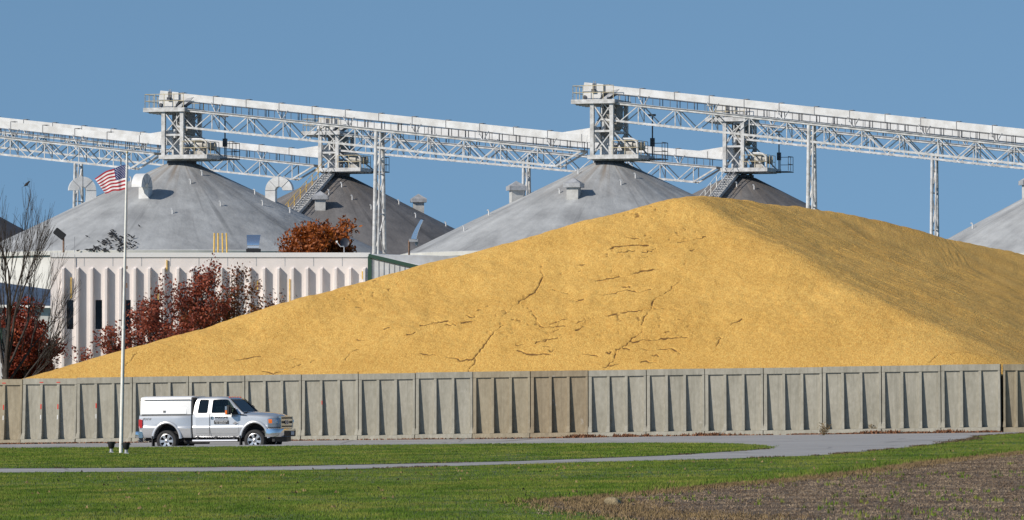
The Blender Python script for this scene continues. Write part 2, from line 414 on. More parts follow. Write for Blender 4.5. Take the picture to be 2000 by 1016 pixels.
# ---- grass blades (uncountable): one mesh each for foreground lawn and island
def blade_mat():
    m, nt, b, ob = base('grass_blades', .7)
    n1 = noise_node(nt, mapping(nt, ob, (1, .55, 1), (0, 0, R(12))), .55, 5, .65); n2 = noise_node(nt, mapping(nt, ob, (1, .5, 1)), .8, 4); b.inputs['Specular IOR Level'].default_value = .1
    at = nt.nodes.new('ShaderNodeAttribute'); at.attribute_name = 'shade'
    c = ramp(nt, n1, [(.37, (.07, .135, .016)), (.5, (.13, .205, .026)), (.63, (.235, .26, .05))])
    n3 = noise_node(nt, mapping(nt, ob, (.16, .7, 1), (0, 0, R(-6))), 1.3, 4)
    c = mixc(nt, ramp(nt, n3, [(.54, bw(0)), (.66, bw(.45))]), c, (.055, .095, .012))
    c = mixc(nt, ramp(nt, n2, [(.52, bw(0)), (.72, bw(.55))]), c, (.28, .24, .07))
    c = mixc(nt, ramp(nt, at.outputs['Fac'], [(.0, bw(.55)), (.10, bw(0))]), c, (.34, .27, .12))
    c = mixc(nt, .5, c, ramp(nt, at.outputs['Fac'], [(.0, bw(.3)), (1, bw(.75))]), 'SOFT_LIGHT')
    nt.links.new(c, b.inputs['Base Color'])
    gn = nt.nodes.new('ShaderNodeNewGeometry'); vm = nt.nodes.new('ShaderNodeMix'); vm.data_type = 'VECTOR'; vm.inputs[0].default_value = .45; vm.inputs[5].default_value = (0, 0, 1); nt.links.new(gn.outputs['Normal'], vm.inputs[4]); nt.links.new(vm.outputs[1], b.inputs['Normal'])
    tr = nt.nodes.new('ShaderNodeBsdfTranslucent'); nt.links.new(c, tr.inputs['Color'])
    mx = nt.nodes.new('ShaderNodeMixShader'); mx.inputs[0].default_value = .3
    nt.links.new(b.outputs[0], mx.inputs[1]); nt.links.new(tr.outputs[0], mx.inputs[2]); nt.links.new(mx.outputs[0], nt.nodes['Material Output'].inputs[0])
    return m
M['blade'] = blade_mat()
def blades(name, pts, h, w, per, material, lift=.0, lean=.5):
    n = len(pts) * per
    c = np.repeat(pts, per, 0) + np.random.normal(0, .03, (n, 2))
    hh = np.repeat(h, per) * np.random.uniform(.55, 1.25, n); ww = np.repeat(w, per) * np.random.uniform(.7, 1.3, n)
    a = np.random.uniform(0, 2 * np.pi, n); la = np.random.uniform(0, 2 * np.pi, n); ll = np.random.uniform(0, lean, n) * hh
    z = ground(c[:, 0], c[:, 1]) + lift
    dx, dy = np.cos(a) * ww / 2, np.sin(a) * ww / 2
    V = np.empty((n, 3, 3))
    V[:, 0] = np.stack([c[:, 0] - dx, c[:, 1] - dy, z - .01], -1); V[:, 1] = np.stack([c[:, 0] + dx, c[:, 1] + dy, z - .01], -1)
    V[:, 2] = np.stack([c[:, 0] + np.cos(la) * ll, c[:, 1] + np.sin(la) * ll, z + hh], -1)
    o = np_mesh(name, V.reshape(-1, 3), np.arange(3 * n).reshape(-1, 3), [material], {'shade': ('FACE', np.random.rand(n))}, smooth_=False)
    o['kind'] = 'stuff'; return o
def scatter(y0, y1, dens, poly_in=None, poly_out=None, fray=.25):
    area = 0.23 * (y1 ** 2 - y0 ** 2) / 2
    n = int(area * dens)
    y = np.sqrt(np.random.uniform(y0 ** 2, y1 ** 2, n)); x = np.random.uniform(-.115, .115, n) * y
    q = np.stack([x, y], -1); j = q + np.random.normal(0, fray, q.shape)
    k = np.ones(n, bool)
    if poly_in is not None: k &= inside(j, poly_in)
    if poly_out is not None: k &= ~inside(j, poly_out)
    return q[k]
def arr2(l): return np.array([(p[0], p[1]) for p in l])
fg_poly = np.concatenate([arr2(FG), [[40, 60], [-40, 60]]])
fr = .12
q1 = scatter(70, 118, 75, fg_poly, arr2(FLD)); q2 = scatter(118, 215, 42, fg_poly, arr2(FLD), fr); q3 = scatter(125, 215, 46, arr2(ISL), None, fr)
lush = lambda q: .8 + .45 * fbm(q[:, 0] * .5, q[:, 1] * .12, 5, 3)
q12 = np.concatenate([q1, q2])
blades('grass_lawn', q12, .048 * lush(q12), np.full(len(q12), .014), 6, M['blade'])
blades('grass_island', q3, .052 * lush(q3), np.full(len(q3), .022), 4, M['blade'], .02)
# field chaff, straw and green volunteers
M['straw'] = mat('pale_straw', (.40, .30, .195), .9, 0, .6, 1.4, col2=(.125, .08, .048), lo=.42, hi=.60)
qf = scatter(70, 175, 50, arr2(FLD), None, .35)
o = blades('field_straw', qf, np.full(len(qf), .035), np.full(len(qf), .02), 4, M['straw'], .012, 4.0)
q = scatter(70, 175, 1.6, arr2(FLD), None, .3)
k = fbm(q[:, 0] * .4, q[:, 1] * .15, 9, 3) > .15
blades('field_weeds', q[k], np.full(k.sum(), .07), np.full(k.sum(), .03), 5, M['blade'], .02)
M['straw_dark'] = mat('dead_brown_grass', (.15, .10, .05), .9, 0, .6, 2., col2=(.07, .05, .03))
M['dry_grass'] = mat('dry_grass', (.27, .19, .085), .9, 0, .5, 2., col2=(.15, .10, .05))
e = arr2(FLD)
edge = []
for a, b in zip(e[:len(fld_edge)], e[1:len(fld_edge)]):
    n = int(np.hypot(*(b - a)) * 110); t = np.random.rand(n)[:, None]; edge.append(a + (b - a) * t + np.random.normal(0, .35, (n, 2)))
edge = np.concatenate(edge); edge = edge[np.abs(edge[:, 0]) < .115 * edge[:, 1]]
tip = scatter(70, 100, 90, arr2([GP(*p) for p in [(1062, 984), (1130, 976), (1210, 980), (1290, 1003), (1500, 1012), (1500, 1022), (1240, 1016), (1150, 1004)]]), None, .4)
edge = np.concatenate([edge, tip])
blades('dry_verge', edge, np.full(len(edge), .06), np.full(len(edge), .018), 3, M['dry_grass'], .02, 1.2)
tuft = []
for a, b in zip(e[:len(fld_edge)], e[1:len(fld_edge)]):
    n = int(np.hypot(*(b - a)) * 16); t = np.random.rand(n)[:, None]; nn = np.array([-(b - a)[1], (b - a)[0]]); nn = nn / np.hypot(*nn)
    tuft.append(a + (b - a) * t + nn * np.random.uniform(.1, .8, (n, 1)))
tuft = np.concatenate(tuft)
blades('verge_tufts', tuft, np.full(len(tuft), .12), np.full(len(tuft), .03), 6, M['blade'], 0, .9)
se = []
for a, b in list(zip(arr2(FG)[:-1], arr2(FG)[1:])) + list(zip(arr2(ISL)[12:-1], arr2(ISL)[13:])):
    n = int(np.hypot(*(b - a)) * 34); t = np.random.rand(n)[:, None]; c = a + (b - a) * t; w_ = np.clip(fbm(c[:, 0] * .5, c[:, 1] * .5, 63, 3), 0, 1)[:, None]
    se.append((c + np.random.normal(0, .16, (n, 2)) * (.3 + 2 * w_))[(w_[:, 0] > .08)])
se = np.concatenate(se); blades('edge_debris', se, np.full(len(se), .04), np.full(len(se), .03), 3, M['straw_dark'], .015, 2.0)
lw = scatter(90, 200, .12, np.concatenate([fg_poly]), arr2(FLD)); blades('fallen_leaves', lw, np.full(len(lw), .045), np.full(len(lw), .06), 2, M['dry_grass'], .03, 1.0)
# leaf litter blown against the wall
M['litter'] = mat('dry_leaf_litter', (.26, .11, .05), .9, 0, .6, 4., col2=(.13, .06, .03))
lit = []
for k in range(2600):
    t = random.random(); w = W0.lerp(W1, t)
    dens = .25 + .9 * max(0, mnoise.noise((t * 14, 0, 0))) + (1.0 if .78 < t < .98 else 0)
    if random.random() < dens:
        lit.append((w.x - .05, w.y - .48 - abs(random.gauss(0, .12))))
for k in range(500):
    t = random.random(); w = Wl2.lerp(W0, t); lit.append((w.x, w.y - .48 - abs(random.gauss(0, .12))))
lit = np.array(lit); blades('leaf_litter', lit, np.full(len(lit), .055), np.full(len(lit), .09), 3, M['litter'], .015, 1.5)
heap = []
for k in range(5200):
    t = random.choice((random.gauss(.905, .018), random.gauss(.865, .008), random.uniform(.93, .995), random.gauss(.61, .01), random.gauss(.69, .012), random.gauss(.56, .012))); w = W0.lerp(W1, t); (mnoise.noise((t * 90, 3, 0)) > -.05 or random.random() < .15) and heap.append((w.x, w.y - .44 - abs(random.gauss(0, .14))))
heap = np.array(heap); blades('leaf_heap', heap, .03 + .11 * np.random.rand(len(heap)) ** 2 * (.4 + vnoise(heap[:, 0] * 2.2, heap[:, 1] * 0, 8)), np.full(len(heap), .10), 2, M['litter'], .015, 1.2)
rb = MB(); rb.v = []
bm = bmesh.new(); bmesh.ops.create_icosphere(bm, subdivisions=3, radius=.11)
for v in bm.verts:
    n = mnoise.noise(v.co * 9 + Vector((3, 1, 2))); v.co *= 1 + .35 * n; v.co.x *= 1.25; v.co.z = max(-.03, v.co.z * .95)
me = bpy.data.meshes.new('rock'); bm.to_mesh(me); bm.free(); me.materials.append(M['rock'])
o = bpy.data.objects.new('rock', me); COL.objects.link(o); p = GP(1198, 991); o.location = p + Vector((0, 0, .06)); tag(o, 'pale tan rock lying in dry grass at the field tip', 'rock')

# ---------------------------------------------------------------- concrete bunker wall, panel by panel
def panel_parts(L):
    H = 2.67
    d = {}
    b = MB(); b.box(.012, L - .012, -.02, .2, 0, H - .01); d['face_slab'] = [b]
    def rib(x0, x1):
        r = MB()
        f = lambda z: -.085 - .15 * (1 - z / 2.42)
        r.add([(x0, 0, .2), (x1, 0, .2), (x1, 0, 2.42), (x0, 0, 2.42), (x0, f(.45), .45), (x1, f(.45), .45), (x1, f(2.42), 2.42), (x0, f(2.42), 2.42),
               (x0 - .05, -.30, .19), (x1 + .01, -.30, .19), (x0 - .05, 0, .19), (x1 + .01, 0, .19)],
              [(4, 5, 6, 7), (8, 9, 5, 4), (0, 3, 7, 4), (1, 5, 6, 2), (3, 2, 6, 7), (10, 0, 4, 8), (11, 9, 5, 1), (10, 8, 9, 11), (0, 1, 2, 3), (10, 11, 1, 0)])
        return r
    s = (L - .024 - .13 - .1) / 3
    d['rib'] = [rib(.014, .145), rib(.02 + s + .03, .02 + s + .15), rib(.02 + 2 * s + .06, .02 + 2 * s + .18), rib(L - .112, L - .014)]
    t = MB(); t.box(.012, L - .012, -.087, -.021, 2.423, H); d['top_rail'] = [t]
    f = MB(); f.add([(.012, -.021, 0), (L - .012, -.021, 0), (L - .012, -.40, 0), (.012, -.40, 0), (.012, -.021, .2), (L - .012, -.021, .2), (L - .012, -.34, .185), (.012, -.34, .185)],
                    [(0, 1, 2, 3), (4, 7, 6, 5), (2, 6, 7, 3), (0, 3, 7, 4), (1, 5, 6, 2), (0, 4, 5, 1)])
    d['footing'] = [f]
    return d
PROTO = {}
def panel(loc, ang, tilt, mk, label):
    root = empty('concrete_panel', loc, ang, label, 'wall panel', 'precast concrete panels of the bunker wall')
    root.rotation_euler = (0, -tilt, ang)
    if mk not in PROTO:
        PROTO[mk] = {k: [(x.build(k, M[mk], None, bevel=.008 if k != 'face_slab' else 0)) for x in l] for k, l in panel_parts(WL).items()}
        for l in PROTO[mk].values():
            for o in l: o.parent = root
    else:
        for l in PROTO[mk].values():
            for o in l:
                c = o.copy(); COL.objects.link(c); c.parent = root
    return root
spec = [('conc_mid', 'grey tan wall panel next to the flagpole panel, one red mark on its rib', ''),
        ('conc_grey', 'ribbed concrete wall panel behind the flagpole with one orange spot', ''),
        ('conc_mid', 'concrete wall panel behind the white cap of the pickup', ''),
        ('conc_mid', 'concrete wall panel behind the cab windows of the pickup', ''),
        ('conc_mid', 'concrete wall panel behind the hood of the pickup with one short red mark', ''),
        ('conc_grey', 'light grey concrete wall panel just ahead of the pickup grille', ''),
        ('conc_grey', 'second light grey concrete panel ahead of the pickup, shared joint with a stain', ''),
        ('conc_tan', 'first of the two brown panels in mid wall, touching the grey one nearer the pickup', ''),
        ('conc_brown', 'darker of the two brown panels in mid wall, ending at the wide black joint', ''),
        ('conc_grey', 'bluish grey panel just past the darkest brown panel, beyond the wide black joint', ''),
        ('conc_grey', 'grey panel one past the wide black joint, below the long crack in the corn', ''),
        ('conc_grey', 'grey panel two past the wide black joint, below the pile peak', ''),
        ('conc_grey', 'grey concrete panel right behind the rounded tip of the lawn island', ''),
        ('conc_grey', 'grey panel with a dry weed at its base, three panels before the wall corner', ''),
        ('conc_grey', 'grey panel with red leaf litter heaped at its foot, second before the wall corner', ''),
        ('conc_grey', 'last grey panel before the wall corner, topped by the flat grain apron', '')]
spec[12], spec[13] = spec[12], spec[13]
for k, (mk, lab, _) in enumerate(spec):
    p = W0.lerp(W1, k / NP)
    pr = panel(p + Vector((0, 0, random.uniform(-.012, .012))), WANG + R(random.uniform(-.35, .35)), WT, mk, lab)
    s = (WL - .254) / 3
    ribs = [.08, .02 + s + .09, .02 + 2 * s + .12, WL - .06]
    def mark(i, z0, z1, w, m, nm, dx=0):
        f = -.085 - .15 * (1 - min(z0, 2.4) / 2.42) - .006
        f1 = -.085 - .15 * (1 - min(z1, 2.4) / 2.42) - .006
        b = MB(); x = ribs[i] + dx
        b.add([(x - w / 2, f, z0), (x + w / 2, f, z0), (x + w / 2, f1, z1), (x - w / 2, f1, z1), (x - w / 2, f + .004, z0), (x + w / 2, f + .004, z0), (x + w / 2, f1 + .004, z1), (x - w / 2, f1 + .004, z1)],
              [(0, 1, 2, 3), (7, 6, 5, 4), (0, 4, 5, 1), (1, 5, 6, 2), (2, 6, 7, 3), (3, 7, 4, 0)]); b.build(nm, M[m], pr)
    if k == 0: mark(1, 1.42, 1.62, .05, 'red_mark', 'paint_mark', .02); mark(1, 1.0, 1.18, .04, 'white_mark', 'chalk_mark', .02)
    if k == 1: mark(1, .95, 1.03, .10, 'orange_mark', 'paint_mark', 0)
    if k == 4: mark(1, 1.45, 1.6, .035, 'red_mark', 'paint_mark', .04)
for k, (a, mk, lab) in enumerate([(Wl1, 'conc_grey', 'grey concrete panel beside the brown end panel, several red paint marks on its ribs'), (Wl2, 'conc_tan', 'brown concrete panel below the bare tree at the far end of the wall')]):
    pr = panel(a - Vector((0, 0, .02 + .03 * k)), LANG, 0, mk, lab)
    for i in ((1, 2) if k == 0 else (2,)):
        for z0, z1, w, m, nm in ((1.42, 1.62, .05, 'red_mark', 'paint_mark'), (1.0, 1.18, .045, 'white_mark', 'chalk_mark')):
            f = -.085 - .15 * (1 - z0 / 2.42) - .008; f1 = -.085 - .15 * (1 - z1 / 2.42) - .008
            b = MB(); x = ribs[i]
            b.add([(x - w / 2, f, z0), (x + w / 2, f, z0), (x + w / 2, f1, z1), (x - w / 2, f1, z1), (x - w / 2, f + .006, z0), (x + w / 2, f + .006, z0), (x + w / 2, f1 + .006, z1), (x - w / 2, f1 + .006, z1)],
                  [(0, 1, 2, 3), (7, 6, 5, 4), (0, 4, 5, 1), (1, 5, 6, 2), (2, 6, 7, 3), (3, 7, 4, 0)]); b.build(nm, M[m], pr)
        b = MB(); b.box(ribs[i] - .08, ribs[i] + .08, -.094, -.089, 2.49, 2.53); b.build('paint_mark', M['red_mark'], pr)
Wl3 = Wl2 - Vector((math.cos(LANG), math.sin(LANG), 0)) * WL
panel(Wl3 - Vector((0, 0, .06)), LANG, 0, 'conc_tan', 'brown concrete panel cut by the picture edge, below the bare tree trunk')
for k, lab in enumerate(['narrow brown panel set back past the wall corner, black gap beside it', 'second narrow brown panel past the wall corner, cut by the picture edge']):
    panel(Wc + Vector((math.cos(NANG), math.sin(NANG), 0)) * WL * .66 * k, NANG, 0, 'conc_tan', lab).scale = (.66, 1, 1)

# ---------------------------------------------------------------- the grain pile
PK = P(1335, 376, 230.0)
A_ = Vector((Wl1.x - .2, Wl1.y + .2, 2.58)); C_ = Vector((W1.x - .1, W1.y + .25, W1.z + 2.62)); R1 = P(1600, 402, 241.3)
def plane3(a, b, c):
    n = (b - a).cross(c - a); return (-n.x / n.z, -n.y / n.z, a.z + (n.x * a.x + n.y * a.y) / n.z)
pF = plane3(A_, PK, C_); pR = plane3(PK, C_, R1)
def grad_plane(o, d, sd, sp):
    d = Vector((d[0], d[1])).normalized(); n = Vector((-d.y, d.x)); gx = d * sd + n * sp
    return (gx.x, gx.y, o.z - gx.x * o.x - gx.y * o.y)
dl = PK - A_; ll = Vector((dl.x, dl.y)).length
pL = grad_plane(PK, (dl.x, dl.y), dl.z / ll, -.33)
pB = grad_plane(PK, (R1.x - PK.x, R1.y - PK.y), (R1.z - PK.z) / Vector((R1.x - PK.x, R1.y - PK.y)).length, -.38)
pT = grad_plane(R1, (.805, .593), -.166, -.38)
def smin(a, b, k):
    h = np.clip(.5 + .5 * (b - a) / k, 0, 1); return b * (1 - h) + a * h - k * h * (1 - h)
def ev(p, x, y): return p[0] * x + p[1] * y + p[2]
def pile_z(x, y):
    zf_ = ev(pF, x, y)
    z = smin(zf_, ev(pR, x, y) + .06 * fbm(x * .5, y * .5, 71, 2), .38 + 1.5 * (1 - smooth(3.4, 6.2, zf_)))
    z = smin(z, ev(pL, x, y) + .3, .7); z = smin(z, ev(pB, x, y) + .2, .6); z = smin(z, ev(pT, x, y) + .15, .5)
    return z
def pile_point(px, py):
    """Where the ray through a pixel first meets the pile."""
    Y = np.arange(206, 250, .02); a, b = px - 1000, 508 - py
    dy = F * _cp - b * _sp; X = a / dy * Y; Z = ZC + (F * _sp + b * _cp) / dy * Y
    k = np.argmax((Z <= pile_z(X, Y)) & (Z > 2.5 + .0139 * (X + 19) - .1))
    return X[k], Y[k]
def wally(x):
    yw = np.where(x < W0.x, W0.y + (x - W0.x) * math.tan(LANG), W0.y + (x - W0.x) * math.tan(WANG))
    return np.where(x > W1.x, W1.y + .25 + (x - W1.x) * math.tan(CANG), yw) + .13
ux = np.concatenate([np.arange(-21.5, 20.5, .036), np.arange(20.5, 46, .12)])
tt = np.concatenate([np.arange(0, 21.5, .046), np.arange(21.5, 26, .09), np.arange(26, 70, .6)])
gx, gt = np.meshgrid(ux, tt)
gy = wally(gx) + gt
Z = pile_z(gx, gy)
# undulations, avalanche flows, run-out at the foot and streaky relief on the side away from the sun
mF = np.clip((ev(pR, gx, gy) - ev(pF, gx, gy)) / 1.2 + .5, 0, 1)
damp = smooth(0, 2.5, gt) * (.35 + .65 * smooth(3.0, 5.0, Z))
Z = Z + damp * (.16 * fbm(gx * .22, gy * .22, 3, 3) + .05 * fbm(gx * .9, gy * .6, 13, 3))
n_r = Vector((pR[0], pR[1])).normalized()
along = gx * -n_r.y + gy * n_r.x; down = gx * n_r.x + gy * n_r.y
warp = .5 * fbm(gx * .6, gy * .6, 25, 2)
strk = fbm((along + warp) * 1.5, down * .28, 21, 3); strk2 = fbm((along + warp) * 5, down * .7, 31, 3)
Z = Z + (1 - mF) * damp * (.03 * strk + .024 * np.clip(strk2, -.3, 1))
Z = Z + .012 * fbm(gx * 5, gy * 5, 41, 2) + mF * damp * .03 * fbm(gx * 1.8 + gy, gy * 1.8 - gx, 45, 3)
# low apron lapping the wall near the corner
ax, ay = pile_point(1900, 704)
ap = np.exp(-(((gx - ax) / 2.4) ** 2 + ((gy - ay) / 1.0) ** 2)); Z = Z + .22 * ap
cr_a = [[(475, 350), (440, 385), (418, 405), (418, 435), (425, 480), (412, 525), (370, 575), (320, 605), (275, 645), (222, 695)], [(260, 718), (220, 745), (155, 800), (125, 845), (85, 885), (75, 910), (0, 920)],
        [(40, 975), (85, 915)], [(380, 690), (400, 720), (415, 748), (480, 750), (545, 745)], [(605, 735), (690, 710), (770, 695), (835, 685), (920, 668), (990, 660)],
        [(1295, 385), (1280, 410), (1255, 432), (1215, 440), (1180, 465), (1165, 495), (1120, 530), (1060, 570), (1020, 595), (1000, 630), (990, 660), (965, 700), (945, 740)],
        [(940, 775), (895, 810), (860, 845), (815, 870), (800, 915), (770, 945), (685, 980)], [(880, 825), (1060, 807), (1180, 798)], [(940, 860), (1020, 862), (1095, 855), (1150, 885)], [(1465, 705), (1420, 725), (1380, 755)],
        [(1335, 798), (1360, 797), (1330, 855)], [(1240, 950), (1265, 940)], [(765, 345), (800, 328), (870, 320), (920, 315), (985, 318)], [(540, 492), (620, 498)], [(705, 503), (760, 492), (830, 480)], [(890, 470), (970, 450), (1050, 440)],
        [(740, 582), (790, 575), (835, 560), (900, 562), (940, 570), (990, 552)], [(575, 613), (640, 605)], [(480, 550), (520, 558), (555, 570)], [(285, 845), (330, 840)], [(430, 850), (465, 850)], [(300, 870), (345, 890), (400, 893), (480, 893)],
        [(640, 890), (720, 897)], [(90, 715), (60, 722), (0, 730)], [(295, 720), (325, 712)], [(600, 768), (650, 752), (690, 765)], [(1130, 298), (1200, 290), (1280, 262)], [(860, 275), (930, 280)], [(1180, 400), (1165, 425)], [(840, 855), (880, 865)]]
cr_b = [[(940, 705), (990, 718)], [(1000, 745), (940, 775), (900, 800), (870, 840)], [(540, 882), (600, 858)], [(660, 850), (685, 830)], [(950, 915), (965, 935)], [(1255, 800), (1330, 800), (1445, 807)], [(1345, 632), (1440, 610), (1510, 595)], [(1260, 685), (1310, 678)],
        [(500, 838), (560, 820), (605, 828)], [(355, 900), (430, 922), (480, 910)], [(185, 838), (270, 822), (350, 805)], [(1110, 650), (1140, 648)], [(1380, 520), (1440, 545)], [(1500, 820), (1580, 835)]]
cr_c = [[(1215, 212), (1280, 175), (1330, 140)], [(1360, 155), (1450, 150), (1560, 152)]]
lines = [[(900 + x / 2.673, 360 + y / 2.673) for x, y in l] for l in cr_a] + [[(400 + x / 3.176, 440 + y / 3.176) for x, y in l] for l in cr_b] + [[(1500 + x / 3.908, 660 + y / 3.908) for x, y in l] for l in cr_c] + [[(245, 715), (255, 703), (268, 690)]]
rc = random.Random(77)
for _ in range(26):
    x, y = rc.triangular(640, 1480, 1080), rc.uniform(480, 728)
    if y < 400 + abs(x - 1250) * .42: continue
    l, sl = rc.uniform(5, 34), rc.uniform(-.35, .12)
    lines.append([(x + l * t, y + l * t * sl + rc.uniform(-1.5, 1.5)) for t in (0, .3, .65, 1)])
crust = np.zeros_like(Z)
for li, l in enumerate(lines):
    pts = []
    for a, b in zip(l, l[1:]):
        n = max(2, int(math.hypot(b[0] - a[0], b[1] - a[1]) / 5))
        pts += [(a[0] + (b[0] - a[0]) * k / n, a[1] + (b[1] - a[1]) * k / n) for k in range(n)]
    pts.append(l[-1])
    w = [pile_point(x + random.gauss(0, 1.3), y + random.gauss(0, .9)) for x, y in pts]
    for (ax_, ay_), (bx, by) in zip(w, w[1:]):
        if math.hypot(bx - ax_, by - ay_) > 3: continue
        i0, i1 = np.searchsorted(ux, (min(ax_, bx) - .9, max(ax_, bx) + .9))
        sx, sy, sz = gx[:, i0:i1], gy[:, i0:i1], Z[:, i0:i1]
        dx, dy = bx - ax_, by - ay_; L2 = dx * dx + dy * dy + 1e-9
        t = np.clip(((sx - ax_) * dx + (sy - ay_) * dy) / L2, 0, 1)
        ex, ey = sx - ax_ - t * dx, sy - ay_ - t * dy
        gate = np.clip(2.2 * (.6 * vnoise(sx * .9, sy * .9, 55) + .4 * vnoise(sx * 5, sy * 3, 56)) - .48, .0, 1.0)
        wd_ = (.013 + .030 * vnoise(sx * 2.6, sy * 2.6, 57) ** 2) * (.6 + .8 * vnoise(sx * 9, sy * 9, 58))
        d2 = (ex * ex + (ey * .42) ** 2) / (wd_ * wd_)
        crust[:, i0:i1] = np.maximum(crust[:, i0:i1], np.exp(-d2) * gate)
Z = Z - .06 * crust
# brown dried lips and crumbs scattered by the small slides
spk = np.clip((fbm(gx * 6, gy * 3, 91, 3) - .38) * 5, 0, 1) * mF * smooth(0, 6, gt) * smooth(-16, -6, gx) * (1 - smooth(13, 17, gx)) * smooth(.45, .6, vnoise(gx * .3, gy * .3, 97))
crust = np.maximum(crust, .45 * spk); Z = Z - .025 * spk
lip = 2.63 + np.clip(.0139 * (gx - W0.x), -.05, .53)
Z = np.where(gt < .6, np.minimum(Z, lip + gt * .42), Z)
cz = W1.z + 2.58 + .42 * np.clip(np.hypot(gx - W1.x, gy - W1.y) - .3, 0, None)
Z = np.where((gx > W1.x - 1.5) & (gx < W1.x + 1.2), np.minimum(Z, cz), Z)
Z = np.maximum(Z, .2)
def grain_mat():
    m, nt, b, ob = base('shelled_corn', .75)
    b.inputs['Specular IOR Level'].default_value = .25
    n1 = noise_node(nt, ob, .35, 4); n2 = noise_node(nt, mapping(nt, ob, (1, 1, 1)), 14, 4, .75); n3 = noise_node(nt, ob, 5, 4, .7)
    v = nt.nodes.new('ShaderNodeTexVoronoi'); v.inputs['Scale'].default_value = 17; nt.links.new(ob, v.inputs['Vector'])
    c = ramp(nt, n1, [(.35, (.565, .327, .078)), (.65, (.645, .387, .10))])
    c = mixc(nt, .5, c, ramp(nt, v.outputs['Color'], [(.05, bw(.12)), (.95, bw(.92))]), 'SOFT_LIGHT')
    c = mixc(nt, ramp(nt, n2, [(.58, bw(0)), (.74, bw(.42))]), c, (.33, .17, .035))
    c = mixc(nt, ramp(nt, n3, [(.62, bw(0)), (.78, bw(.30))]), c, (.40, .23, .055))
    at = nt.nodes.new('ShaderNodeAttribute'); at.attribute_name = 'crust'
    c = mixc(nt, ramp(nt, at.outputs['Fac'], [(.18, bw(0)), (.55, bw(.85))]), c, (.085, .035, .012))
    nt.links.new(c, b.inputs['Base Color'])
    nb = bumpn(nt, v.outputs['Distance'], .55, .03); nb = bumpn(nt, n2, .5, .05, nb)
    nt.links.new(nb, b.inputs['Normal']); return m
M['grain'] = grain_mat()
nx_ = len(ux); ii = (np.arange(len(tt) - 1)[:, None] * nx_ + np.arange(nx_ - 1)[None]).ravel()
V = np.stack([gx, gy, Z], -1).reshape(-1, 3)
o = np_mesh('grain_pile', V, np.stack([ii, ii + 1, ii + nx_ + 1, ii + nx_], -1), [M['grain']], {'crust': ('POINT', crust.ravel())})
tag(o, 'huge golden pile of shelled corn with dark cracks behind the concrete wall', 'grain pile')

# ---------------------------------------------------------------- storage bins, conveyors, towers
M['hopper'] = mat('dusty_hopper_steel', (.24, .235, .22), .6, .1, .4, 2.)
ROW = R(-18); TR = math.tan(-ROW)
cu, su = math.cos(ROW), math.sin(ROW)
TF, TB = 412.6, 454.6
def yrow(px, T): return T / (1 + TR * (px - 1000) / F)
def face_cam(p):
    return math.atan2(-p.x, p.y)
def bin_(px, py, T, eave_py, mk, label, slope=.478, lugs=(), stain=True, nz=.035):
    Y = yrow(px, T); a = P(px, py, Y)
    ez = P(px, eave_py, Y).z; rr = (a.z - ez) / slope
    root = empty('grain_bin', (a.x, a.y, 0), 0, label, 'grain bin', 'round grain bins with cone roofs')
    n, m = 128, 30
    rs = np.concatenate([[0, 1.0, 1.35], np.linspace(1.7, rr, m - 3)])
    th = np.linspace(0, 2 * np.pi, n, endpoint=False)
    rg, tg = np.meshgrid(rs, th, indexing='ij')
    z = -slope * np.maximum(0, rg - 1.2) - .05 * np.clip(rg, 0, 1.2)
    seed = int(px) % 97
    z = z + nz * np.clip((rg - 2) / 4, 0, 1) * (fbm(tg * 5, rg * .18, seed, 3) * 2 + fbm(np.cos(tg) * 3 + 5, np.sin(tg) * 3 + 5, seed + 5, 2))
    V = np.stack([rg * np.cos(tg), rg * np.sin(tg), z], -1).reshape(-1, 3)
    fs = []
    for j in range(len(rs) - 1):
        for k in range(n): fs.append((j * n + k, (j + 1) * n + k, (j + 1) * n + (k + 1) % n, j * n + (k + 1) % n))
    o = np_mesh('roof', V, np.array(fs), [M[mk]]); o.parent = root; o.location = (0, 0, a.z)
    w = MB(); zr = a.z - slope * (rr - 1.2)
    w.lathe([(rr - .25, 0), (rr - .25, zr - .1)], 96); w.build('wall', M['bin_wall'], root, True)
    e = MB(); e.lathe([(rr + .02, zr - .32), (rr + .08, zr - .02), (rr - .1, zr + .03), (rr - .2, zr - .3)], 96, closed=True); e.build('eave', M['bin_wall'], root, True)
    cdir = face_cam(a)
    def on_roof(az, r):
        """az measured from the direction of the viewer, positive to the right."""
        t = -math.pi / 2 + cdir + az
        return Vector((r * math.cos(t), r * math.sin(t), a.z - slope * (r - 1.2))), t
    for (az, r) in lugs:
        p, t = on_roof(R(az), r); b = MB(); b.tube(p - Vector((0, 0, .1)), p + Vector((0, 0, .26)), .05, .05, 8); b.tube(p + Vector((0, 0, .26)), p + Vector((-.13, 0, .34)), .06, .07, 8)
        b.build('roof_vent_pipe', M['hood_white'], root)
    return root, on_roof, a, slope
